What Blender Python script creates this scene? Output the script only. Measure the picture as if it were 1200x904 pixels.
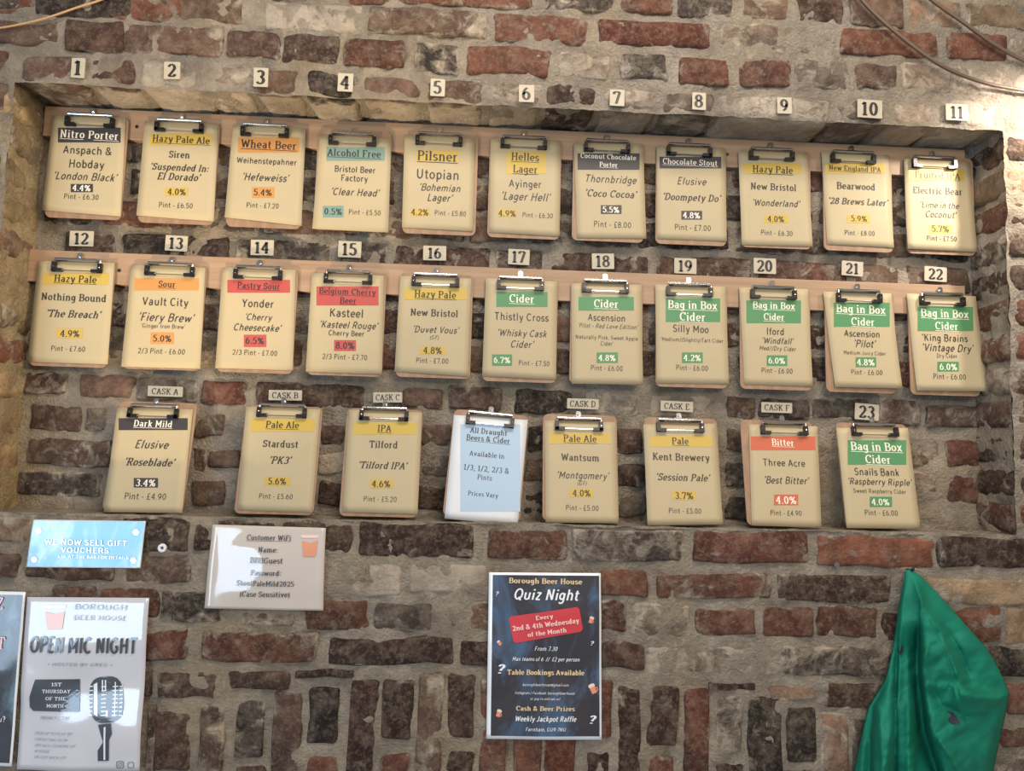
import bpy, math, random
import numpy as np
from mathutils import Matrix, Vector

# ------------------------------------------------------------------ camera, light, exposure
S = bpy.context.scene
for o in list(bpy.data.objects): bpy.data.objects.remove(o)
COL = S.collection
F, W, H = 903.0, 1200.0, 904.0
YAW, PITCH, ROLL = (math.radians(a) for a in (2.8146, 4.982, 1.561))
CAM = np.array([0.0, -1.545, 1.70])
_fw = np.array([math.sin(YAW)*math.cos(PITCH), math.cos(YAW)*math.cos(PITCH), math.sin(PITCH)])
_rt = np.array([math.cos(YAW), -math.sin(YAW), 0.0])
_up = np.cross(_rt, _fw)
RT = _rt*math.cos(ROLL) + _up*math.sin(ROLL)
UP = _up*math.cos(ROLL) - _rt*math.sin(ROLL)
cd = bpy.data.cameras.new('camera'); cd.sensor_width = 36; cd.sensor_fit = 'HORIZONTAL'; cd.lens = F/W*36
cam = bpy.data.objects.new('camera', cd); COL.objects.link(cam)
m = Matrix.Identity(4)
for i in range(3):
    m[i][0], m[i][1], m[i][2], m[i][3] = RT[i], UP[i], -_fw[i], CAM[i]
cam.matrix_world = m
S.camera = cam
S.view_settings.view_transform = 'Standard'; S.view_settings.look = 'None'
S.view_settings.gamma = 1; S.view_settings.use_curve_mapping = False
S.view_settings.exposure = 0.0
ZC = CAM[2]

w = bpy.data.worlds.new('world'); S.world = w; w.use_nodes = True
w.node_tree.nodes['Background'].inputs[0].default_value = (1.0, 0.88, 0.78, 1)
w.node_tree.nodes['Background'].inputs[1].default_value = 0.28

def aim(o, target):
    d = Vector(target) - o.location
    o.rotation_euler = d.to_track_quat('-Z', 'Y').to_euler()
def area(name, loc, target, sx, sy, power, color):
    l = bpy.data.lights.new(name, 'AREA'); l.shape = 'RECTANGLE'; l.size = sx; l.size_y = sy
    l.energy = power; l.color = color
    o = bpy.data.objects.new(name, l); COL.objects.link(o); o.location = loc; aim(o, target); return o
def spot(name, loc, target, power, color, angle, radius, blend=0.6):
    l = bpy.data.lights.new(name, 'SPOT'); l.energy = power; l.color = color
    l.spot_size = math.radians(angle); l.spot_blend = blend; l.shadow_soft_size = radius
    o = bpy.data.objects.new(name, l); COL.objects.link(o); o.location = loc; aim(o, target); return o
# warm room lamps overhead, in front of the wall
area('ceiling_lamp', (0.30, -1.05, ZC+1.55), (0.1, 0.05, ZC+0.1), 1.3, 0.4, 30, (1.0, 0.87, 0.75))
# shop window behind the camera on the left (cool daylight, mirrored in the laminated sheets)
area('window_light', (-2.95, -4.1, ZC-0.60), (-2.0, 0, ZC-0.35), 2.3, 1.5, 110, (0.58, 0.78, 1.0))
area('added_fill_light', (0.7, -2.7, ZC+0.9), (0.25, 0, ZC-0.45), 1.2, 0.5, 34, (1.0, 0.89, 0.77))  # added fill with no real fitting, brightens the lower wall
# bright lamp beyond the right edge, close to the wall
spot('wall_lamp', (1.22, -0.20, ZC+0.80), (1.18, 0.05, ZC+0.60), 22, (1.0, 0.88, 0.76), 120, 0.02, 1.0)
# warm lamp low on the left, grazing the underside of the recess
spot('low_lamp', (-1.20, -0.85, ZC-1.45), (-0.42, 0.05, ZC+0.76), 245, (1.0, 0.75, 0.45), 27, 0.03, 0.9)
spot('far_lamp', (1.55, -1.6, ZC+0.45), (-1.0, 0.05, ZC+0.22), 150, (1.0, 0.80, 0.52), 22, 0.05, 0.9)

# ------------------------------------------------------------------ geometry helpers
class Plane:
    """a plane in the scene with local axes: u right, v up, w towards the viewer"""
    def __init__(s, o, u=(1, 0, 0), v=(0, 0, 1)):
        s.o = np.array(o, float); s.u = np.array(u, float); s.u /= np.linalg.norm(s.u)
        s.v = np.array(v, float); s.v /= np.linalg.norm(s.v); s.w = np.cross(s.u, s.v)
    def hit(s, px, py):
        d = _fw + (px-600)/F*RT - (py-452)/F*UP
        t = np.dot(s.o-CAM, s.w)/np.dot(d, s.w)
        p = CAM + t*d - s.o
        return np.array([np.dot(p, s.u), np.dot(p, s.v)])
    def matrix(s):
        m = Matrix.Identity(4)
        for i in range(3):
            m[i][0], m[i][1], m[i][2], m[i][3] = s.u[i], s.v[i], s.w[i], s.o[i]
        return m
FRONT = Plane((0, 0, ZC))          # face of the main wall; hit() gives (x, z-ZC)
NICHE = Plane((0, 0.125, ZC))

def mesh(name, verts, faces, mat, smooth=False):
    me = bpy.data.meshes.new(name)
    me.from_pydata([tuple(map(float, v)) for v in verts], [], [tuple(map(int, f)) for f in faces])
    me.materials.append(mat)
    if smooth: me.polygons.foreach_set('use_smooth', [True]*len(me.polygons))
    me.update(); return me
def link(name, me, parent=None, loc=None, kind=None):
    o = bpy.data.objects.new(name, me); COL.objects.link(o)
    if parent is not None: o.parent = parent
    if loc is not None: o.location = loc
    if kind: o['kind'] = kind
    return o
def tag(o, label, cat, group=None):
    o['label'] = label; o['category'] = cat
    if group: o['group'] = group
    return o
def empty(name, mtx):
    o = bpy.data.objects.new(name, None); COL.objects.link(o); o.empty_display_size = .02
    o.matrix_world = mtx; return o
def box(x0, x1, y0, y1, z0, z1):
    v = [(x, y, z) for x in (x0, x1) for y in (y0, y1) for z in (z0, z1)]
    f = [(0, 1, 3, 2), (4, 6, 7, 5), (0, 4, 5, 1), (2, 3, 7, 6), (0, 2, 6, 4), (1, 5, 7, 3)]
    return v, f
def join(parts):
    V, Fc = [], []
    for v, f in parts:
        n = len(V); V += list(v); Fc += [tuple(i+n for i in q) for q in f]
    return V, Fc
def vn(x, y, s, seed=0):
    x = np.asarray(x, float)/s + 1000; y = np.asarray(y, float)/s + 1000
    xi = np.floor(x).astype(np.int64); yi = np.floor(y).astype(np.int64)
    fx = x-xi; fy = y-yi; fx = fx*fx*(3-2*fx); fy = fy*fy*(3-2*fy)
    def h(a, b):
        n = (a*374761393 + b*668265263 + seed*974634777) & 0xffffffff
        n = ((n ^ (n >> 13))*1274126177) & 0xffffffff
        return ((n ^ (n >> 16)) & 0xffff)/32768.0 - 1
    return (h(xi, yi)*(1-fx)+h(xi+1, yi)*fx)*(1-fy) + (h(xi, yi+1)*(1-fx)+h(xi+1, yi+1)*fx)*fy
def fbm(x, y, s, seed=0, n=3):
    return sum(vn(x, y, s/2**k, seed+k)/2**k for k in range(n))
def tube(pts, r, seg=8):
    pts = [np.array(p, float) for p in pts]; V, Fc = [], []
    for i, p in enumerate(pts):
        t = pts[min(i+1, len(pts)-1)]-pts[max(i-1, 0)]; t /= np.linalg.norm(t)
        a = np.cross(t, (0, 1, 0.13)); a /= np.linalg.norm(a); b = np.cross(t, a)
        for k in range(seg):
            an = 2*math.pi*k/seg; V.append(p+r*(math.cos(an)*a+math.sin(an)*b))
    for i in range(len(pts)-1):
        for k in range(seg):
            a, b = i*seg+k, i*seg+(k+1) % seg; Fc.append((a, b, b+seg, a+seg))
    Fc += [tuple(range(seg))[::-1], tuple(range((len(pts)-1)*seg, len(pts)*seg))]
    return V, Fc
def spline(P, n=8):
    P = [np.array(p, float) for p in P]; P = [2*P[0]-P[1]]+P+[2*P[-1]-P[-2]]; out = []
    for i in range(1, len(P)-2):
        for k in range(n):
            t = k/n
            out.append(.5*((2*P[i])+(-P[i-1]+P[i+1])*t+(2*P[i-1]-5*P[i]+4*P[i+1]-P[i+2])*t*t+(-P[i-1]+3*P[i]-3*P[i+1]+P[i+2])*t**3))
    return out+[P[-2]]

# ------------------------------------------------------------------ materials
def srgb(r, g, b):
    f = lambda c: (c/255/12.92) if c/255 <= .04045 else ((c/255+.055)/1.055)**2.4
    return (f(r), f(g), f(b))
def new_mat(name):
    m = bpy.data.materials.new(name); m.use_nodes = True
    nt = m.node_tree; b = nt.nodes['Principled BSDF']; return m, nt, b
def node(nt, typ, **kw):
    n = nt.nodes.new(typ)
    for k, v in kw.items():
        if k.startswith('i_'): n.inputs[k[2:].replace('_', ' ')].default_value = v
        else: setattr(n, k, v)
    return n
def noise(nt, vec, scale, detail=4, rough=.55, dist=0):
    n = node(nt, 'ShaderNodeTexNoise'); n.inputs['Scale'].default_value = scale
    n.inputs['Detail'].default_value = detail; n.inputs['Roughness'].default_value = rough; n.inputs['Distortion'].default_value = dist
    nt.links.new(vec, n.inputs['Vector']); return n.outputs[0]
def ramp(nt, val, a, b, lo=0., hi=1.):
    n = node(nt, 'ShaderNodeMapRange'); n.inputs[1].default_value = a; n.inputs[2].default_value = b
    n.inputs[3].default_value = lo; n.inputs[4].default_value = hi; nt.links.new(val, n.inputs[0]); return n.outputs[0]
def math_(nt, op, a, b):
    n = node(nt, 'ShaderNodeMath', operation=op)
    for i, v in enumerate((a, b)):
        if isinstance(v, (int, float)): n.inputs[i].default_value = v
        else: nt.links.new(v, n.inputs[i])
    return n.outputs[0]
def mix(nt, fac, a, b, blend='MIX'):
    n = node(nt, 'ShaderNodeMix', data_type='RGBA', blend_type=blend)
    for s, v in ((0, fac), (6, a), (7, b)):
        if isinstance(v, (int, float)): n.inputs[s].default_value = v
        elif isinstance(v, tuple): n.inputs[s].default_value = (*v[:3], 1)
        else: nt.links.new(v, n.inputs[s])
    return n.outputs[2]
def bump(nt, b, h, dist, strength=1.):
    n = node(nt, 'ShaderNodeBump'); n.inputs['Distance'].default_value = dist; n.inputs['Strength'].default_value = strength
    nt.links.new(h, n.inputs['Height']); nt.links.new(n.outputs[0], b.inputs['Normal'])

def mortar_colour(nt, pos, pale, dark, warm):
    c = mix(nt, ramp(nt, noise(nt, pos, 9, 6, .65), .33, .68), dark, pale)
    c = mix(nt, ramp(nt, noise(nt, pos, 3.1, 3), .48, .72, 0, .7), c, warm)
    c = mix(nt, ramp(nt, noise(nt, pos, 90, 5, .75), .48, .7, 0, .55), c, (.45*pale[0], .44*pale[1], .43*pale[2]))
    c = mix(nt, ramp(nt, noise(nt, pos, 40, 6, .75), .55, .72, 0, .5), c, tuple(min(1, 1.25*x) for x in pale))
    return c
PALE, DARKM, WARM = srgb(196, 184, 166), srgb(138, 128, 115), srgb(182, 162, 128)
def brick_material():
    m, nt, b = new_mat('old brick')
    pos = node(nt, 'ShaderNodeNewGeometry').outputs['Position']
    oi = node(nt, 'ShaderNodeObjectInfo')
    lime = node(nt, 'ShaderNodeAttribute', attribute_name='lime').outputs['Fac']
    # shift the grain from brick to brick
    rnd = node(nt, 'ShaderNodeVectorMath', operation='SCALE'); rnd.inputs[0].default_value = (3.1, 7.7, 5.3)
    nt.links.new(oi.outputs['Random'], rnd.inputs['Scale'])
    add = node(nt, 'ShaderNodeVectorMath', operation='ADD'); nt.links.new(pos, add.inputs[0]); nt.links.new(rnd.outputs[0], add.inputs[1])
    p = add.outputs[0]
    base = oi.outputs['Color']
    lo = mix(nt, 1.0, base, (.5, .48, .47), 'MULTIPLY'); hi = mix(nt, 1.0, base, (1.38, 1.32, 1.28), 'MULTIPLY')
    c = mix(nt, ramp(nt, noise(nt, p, 17, 5, .6), .32, .7), lo, hi)
    soot = ramp(nt, noise(nt, p, 8, 3, .5), .55, .72, 0, .55)
    c = mix(nt, soot, c, srgb(62, 50, 44))
    c = mix(nt, ramp(nt, noise(nt, p, 120, 3, .7), .5, .75, 0, .6), c, srgb(132, 114, 98))
    c = mix(nt, ramp(nt, noise(nt, p, 34, 6, .75), .46, .72, 0, .38), c, srgb(150, 136, 118))
    # lime wash and mortar smeared over the face: more at the edges, amount per brick in the colour's alpha
    amt = math_(nt, 'ADD', oi.outputs['Alpha'], lime)
    n1 = noise(nt, p, 26, 8, .68, .6)
    thr = ramp(nt, math_(nt, 'SUBTRACT', math_(nt, 'ADD', n1, math_(nt, 'MULTIPLY', amt, .5)), .5), .17, .33)
    mc = mortar_colour(nt, pos, PALE, DARKM, WARM)
    c = mix(nt, math_(nt, 'MULTIPLY', thr, .88), c, mc)
    nt.links.new(c, b.inputs['Base Color']); b.inputs['Roughness'].default_value = .82
    b.inputs['Specular IOR Level'].default_value = .3
    h = math_(nt, 'ADD', noise(nt, p, 45, 8, .7), math_(nt, 'MULTIPLY', thr, .35))
    bump(nt, b, h, .012, 1.0)
    return m
def mortar_material(name='lime mortar', PALE=PALE, DARKM=DARKM, WARM=WARM):
    m, nt, b = new_mat(name)
    pos = node(nt, 'ShaderNodeNewGeometry').outputs['Position']
    nt.links.new(mortar_colour(nt, pos, PALE, DARKM, WARM), b.inputs['Base Color'])
    b.inputs['Roughness'].default_value = .92; b.inputs['Specular IOR Level'].default_value = .2
    h = math_(nt, 'ADD', noise(nt, pos, 50, 9, .8), math_(nt, 'MULTIPLY', ramp(nt, noise(nt, pos, 190, 3, .6), .35, .6), .22))
    bump(nt, b, h, .016, 1.0)
    return m
def wood_material(name, c0, c1, sx=1.2, sz=26):
    m, nt, b = new_mat(name)
    tc = node(nt, 'ShaderNodeTexCoord').outputs['Object']
    mp = node(nt, 'ShaderNodeMapping'); mp.inputs['Scale'].default_value = (sx, 8, sz); nt.links.new(tc, mp.inputs[0])
    n = noise(nt, mp.outputs[0], 2.2, 7, .65, .8)
    c = mix(nt, ramp(nt, n, .35, .68), c0, c1)
    nt.links.new(c, b.inputs['Base Color']); b.inputs['Roughness'].default_value = .55
    bump(nt, b, n, .0006, .6)
    return m
def flat(name, col, rough=.6, metal=0., var=.06, scale=14, spec=.5, coat=0.):
    m, nt, b = new_mat(name)
    tc = node(nt, 'ShaderNodeTexCoord').outputs['Object']
    n = noise(nt, tc, scale, 4)
    c = mix(nt, ramp(nt, n, .3, .7), tuple(x*(1-var) for x in col), tuple(min(1, x*(1+var)) for x in col))
    nt.links.new(c, b.inputs['Base Color'])
    b.inputs['Roughness'].default_value = rough; b.inputs['Metallic'].default_value = metal
    b.inputs['Specular IOR Level'].default_value = spec
    b.inputs['Coat Weight'].default_value = coat; b.inputs['Coat Roughness'].default_value = .07; b.inputs['Coat IOR'].default_value = 1.6
    return m
BRICK, MORTAR = brick_material(), mortar_material()
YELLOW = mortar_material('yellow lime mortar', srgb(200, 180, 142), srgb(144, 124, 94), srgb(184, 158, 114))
PLANK = wood_material('planed softwood', srgb(142, 115, 90), srgb(164, 136, 108))
HARDB = wood_material('hardboard', srgb(132, 104, 80), srgb(158, 128, 102), 20, 20)
PAPER = flat('cream paper', srgb(176, 162, 130), .55, var=.03, spec=.3)
WHITE = flat('white paper', srgb(206, 210, 214), .5, var=.02, spec=.4)
CARD = flat('pale card', srgb(174, 165, 144), .6, var=.05, scale=60)
INK = flat('black print', srgb(44, 40, 38), .5, var=.05)
PINK_INK = flat('white print', srgb(226, 220, 200), .5, var=.02)
CHROME = flat('chrome', srgb(205, 205, 205), .16, 1.0, .02)
RUBBER = flat('black rubber', srgb(24, 22, 24), .35)
BANDS = {'y': flat('yellow print', srgb(186, 158, 70), .5, var=.02), 'o': flat('orange print', srgb(188, 132, 70), .5, var=.02),
         'r': flat('red print', srgb(170, 72, 66), .5, var=.02), 'g': flat('green print', srgb(74, 130, 84), .5, var=.02),
         'd': flat('dark print', srgb(56, 52, 54), .5, var=.02), 't': flat('teal print', srgb(112, 142, 130), .5, var=.02),
         'n': flat('orange red print', srgb(186, 92, 62), .5, var=.02), 'b': flat('pale blue print', srgb(160, 184, 204), .5, var=.02)}

# ------------------------------------------------------------------ the lettering: strokes drawn with a broad pen
G = {
'A': '80 L12,3,40,96,68,3 L22,34,58,34 S12,3,12 S68,3,12', 'B': '76 L18,0,18,100 L18,97,44,97 A44,75,19,22,90,-90 L18,53,46,53 A46,28,22,25,90,-90 L18,3,46,3 S12,3,8 S12,97,8',
'C': '76 A42,50,31,47,48,312 P66,72,66,98', 'D': '82 L18,0,18,100 L18,97,38,97 A38,50,32,47,90,-90 L38,3,18,3 S12,3,8 S12,97,8',
'E': '70 L18,0,18,100 L18,97,60,97 L18,52,50,52 L18,3,62,3 P60,97,60,80 P62,3,62,22 S12,3,8 S12,97,8', 'F': '66 L18,0,18,100 L18,97,60,97 L18,50,48,50 P60,97,60,80 S18,3,13 S12,97,8',
'G': '84 A42,50,32,47,48,320 L67,18,67,44 L48,44,72,44 P67,75,67,98', 'H': '86 L18,0,18,100 L68,0,68,100 L18,52,68,52 S18,3,13 S18,97,13 S68,3,13 S68,97,13',
'I': '38 L19,0,19,100 S19,3,14 S19,97,14', 'J': '58 L38,97,38,28 A22,28,16,25,0,-150 S38,97,14', 'K': '80 L18,0,18,100 L64,97,20,42 L34,58,66,3 S18,3,12 S18,97,12 S64,97,10 S68,3,10',
'L': '66 L18,0,18,100 L18,3,60,3 P60,3,60,24 S18,97,13', 'M': '100 L18,0,18,97,50,28,82,97,82,0 S18,3,12 S82,3,12 S12,97,8 S88,97,8', 'N': '86 L18,0,18,97,66,3,66,100 S18,3,12 S12,97,8 S66,97,12',
'O': '84 A42,50,32,47,0,360', 'P': '72 L18,0,18,100 L18,97,42,97 A42,73,22,24,90,-90 L42,49,18,49 S18,3,13 S12,97,8', 'Q': '84 A42,50,32,47,0,360 L46,24,70,-8',
'R': '80 L18,0,18,100 L18,97,42,97 A42,73,21,24,90,-90 L42,49,18,49 L42,49,66,3 S18,3,12 S12,97,8 S70,3,9', 'S': '66 A34,74,21,23,25,270 A34,27,22,24,90,-155 P56,76,56,96 P11,24,11,4',
'T': '76 L38,0,38,97 L8,97,68,97 P8,97,8,78 P68,97,68,78 S38,3,14', 'U': '84 L18,97,18,35 A42,35,24,32,180,360 L66,35,66,97 S18,97,12 S66,97,12', 'V': '78 L12,97,39,3,66,97 S12,97,12 S66,97,12',
'W': '108 L12,97,32,3,54,88,76,3,96,97 S12,97,11 S96,97,11', 'X': '78 L14,97,64,3 L14,3,64,97 S14,97,11 S64,97,11 S14,3,11 S64,3,11', 'Y': '76 L12,97,38,46,64,97 L38,46,38,0 S12,97,11 S64,97,11 S38,3,13', 'Z': '72 L12,97,60,97,12,3,62,3 P12,97,12,80 P62,3,62,20',
'a': '62 A28,21,17,18,0,360 L47,3,47,46 A30,46,17,20,0,150 S50,3,8', 'b': '68 L17,100,17,0 A37,34,20,31,0,360 S12,97,8', 'c': '56 A33,34,22,31,50,315', 'd': '68 L50,100,50,3 A30,34,20,31,0,360 S45,97,8 S54,3,8',
'e': '60 A31,34,22,31,0,318 L10,35,52,35', 'f': '44 L20,0,20,78 A36,78,16,20,180,75 L6,65,38,65 S20,3,13', 'g': '64 A29,36,19,28,0,360 L49,65,49,-8 A30,-8,19,20,0,-150 S54,65,7', 'h': '72 L17,100,17,0 A36,42,19,24,180,0 L55,42,55,0 S17,3,12 S55,3,12 S12,97,8',
'i': '34 L17,66,17,0 L17,84,17,98 S17,3,12 S12,64,8', 'j': '34 L19,66,19,-10 A5,-10,14,18,0,-120 L19,84,19,98 S14,64,8', 'k': '66 L17,100,17,0 L50,65,20,30 L30,42,52,3 S17,3,12 S12,97,8 S50,65,9 S56,3,9', 'l': '34 L17,100,17,0 S17,3,12 S12,97,8',
'm': '106 L17,66,17,0 A35,44,18,22,180,0 L53,44,53,0 A71,44,18,22,180,0 L89,44,89,0 S17,3,11 S53,3,10 S89,3,11 S12,64,8', 'n': '72 L17,66,17,0 A36,42,19,24,180,0 L55,42,55,0 S17,3,12 S55,3,12 S12,64,8', 'o': '62 A31,34,22,31,0,360',
'p': '68 L17,66,17,-28 A37,34,20,31,0,360 S17,-26,12 S12,64,8', 'q': '68 L50,66,50,-28 A30,34,20,31,0,360 S50,-26,12', 'r': '50 L17,66,17,0 A38,40,21,25,180,75 S17,3,13 S12,64,8', 's': '52 A27,50,16,16,20,270 A27,18,17,16,90,-160',
't': '46 L20,90,20,18 A33,18,13,15,180,300 L6,65,40,65', 'u': '72 L17,66,17,24 A36,24,19,21,180,360 L55,66,55,3 S12,64,8 S50,64,8 S60,3,8', 'v': '64 L12,65,32,3,52,65 S12,65,10 S52,65,10', 'w': '92 L12,65,28,3,46,60,64,3,80,65 S12,65,10 S80,65,10',
'x': '64 L13,65,51,3 L13,3,51,65 S13,65,9 S51,65,9 S13,3,9 S51,3,9', 'y': '64 L12,65,33,6 L54,65,30,-20,14,-27 S12,65,10 S52,65,10', 'z': '56 L10,65,46,65,10,3,48,3',
'0': '68 A34,50,22,46,0,360', '1': '52 L28,0,28,97 L28,97,10,80 S28,3,18', '2': '66 A33,70,22,26,165,-35 L51,55,12,3,56,3 P56,3,56,20', '3': '66 A32,74,20,22,150,-90 A32,27,23,24,90,-155', '4': '70 L46,0,46,97,8,30,64,30 S46,3,14',
'5': '66 L56,97,18,97,16,56 A33,32,23,29,115,-155', '6': '68 A35,32,22,29,0,360 A53,40,40,56,180,105', '7': '64 L10,97,56,97,28,0 P10,97,10,78', '8': '68 A34,75,19,21,0,360 A34,28,23,25,0,360', '9': '68 A33,67,22,29,0,360 A15,60,40,56,0,-75',
'&': '84 A34,76,16,20,-60,240 L26,60,70,3 A32,27,22,24,130,330 L50,18,70,46', '%': '96 A24,74,14,20,0,360 A72,24,14,20,0,360 L72,97,24,0', '£': '64 L8,3,58,3 L22,3,22,72 A38,74,16,22,180,40 L8,45,44,45', '(': '34 A34,36,20,60,130,230', ')': '34 A0,36,20,60,50,-50',
'/': '48 L8,-8,40,100', ',': '26 L15,10,9,-14', '.': '26 L13,0,13,12', '-': '44 L8,36,36,36', ':': '28 L14,4,14,16 L14,50,14,62', '?': '56 A28,74,18,22,170,-60 L36,54,28,30 L28,0,28,12', '!': '30 L15,100,15,30 L15,0,15,12', "'": '22 L13,102,9,78', '+': '56 L8,40,48,40 L28,20,28,60', '@': '96 A48,34,36,44,-40,290 A44,34,16,20,0,360 L62,55,62,20', ' ': '30',
}
def glyph_polys(ch, slab):
    s = G.get(ch, G[' ']).split(' '); out = []
    for e in s[1:]:
        k = e[0]; v = [float(t) for t in e[1:].split(',')]
        if k == 'L' or (k == 'P' and slab): out.append([(v[i], v[i+1]) for i in range(0, len(v), 2)])
        elif k == 'S' and slab: out.append([(v[0]-v[2], v[1]), (v[0]+v[2], v[1])])
        elif k == 'A':
            cx, cy, rx, ry, a0, a1 = v; n = max(3, int(abs(a1-a0)/26))
            out.append([(cx+rx*math.cos(math.radians(a0+(a1-a0)*i/n)), cy+ry*math.sin(math.radians(a0+(a1-a0)*i/n))) for i in range(n+1)])
    return float(s[0]), out
def text_geo(text, style):
    """style letters: s slab, n sans; i italic; u underlined; l light, h heavy. Returns verts (cap height 1), faces, width"""
    slab = 's' in style; V, Fc = [], []; x = 0
    wv, wh = (17, 9) if slab else (12.5, 10.5)
    if 'l' in style: wv, wh = wv*.82, wh*.85
    if 'h' in style: wv, wh = wv*1.35, wh*1.25
    if 'b' in style: wv, wh = wv*1.9, wh*1.5
    shear = .22 if 'i' in style else 0
    for ch in text:
        adv, polys = glyph_polys(ch, slab)
        cut = []
        for P in polys:
            P = [np.array(p, float) for p in P]; cur = [P[0]]
            for i in range(1, len(P)-1):
                a, b = P[i]-P[i-1], P[i+1]-P[i]; cur.append(P[i])
                if a@b < .55*np.linalg.norm(a)*np.linalg.norm(b): cut.append(cur); cur = [P[i]]
            cur.append(P[-1]); cut.append(cur)
        for P in cut:
            n0 = len(V)
            closed = len(P) > 4 and np.linalg.norm(P[0]-P[-1]) < 1e-6
            for i, p in enumerate(P):
                if closed: a, b = P[i-1 if i > 0 else -2], P[i+1 if i < len(P)-1 else 1]
                else: a, b = P[max(i-1, 0)], P[min(i+1, len(P)-1)]
                t = b-a; t = t/max(np.linalg.norm(t), 1e-6); nrm = np.array([-t[1], t[0]])
                k = 1.0
                if 0 < i < len(P)-1:
                    t1 = P[i]-P[i-1]; t1 /= np.linalg.norm(t1); k = 1/max(.45, abs(t1@t))
                off = np.array([nrm[0]*wv/2, nrm[1]*wh/2])*k
                for s_ in (1, -1):
                    q = p+off*s_; V.append(((x+q[0]+shear*q[1])/100, q[1]/100))
            for i in range(len(P)-1):
                a = n0+2*i; Fc.append((a, a+1, a+3, a+2))
        x += adv + (6 if slab else 3)
    width = x/100
    if 'u' in style:
        n = len(V); V += [(0, -.20), (width, -.20), (width, -.14), (0, -.14)]; Fc.append((n, n+1, n+2, n+3))
    return V, Fc, width

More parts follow.
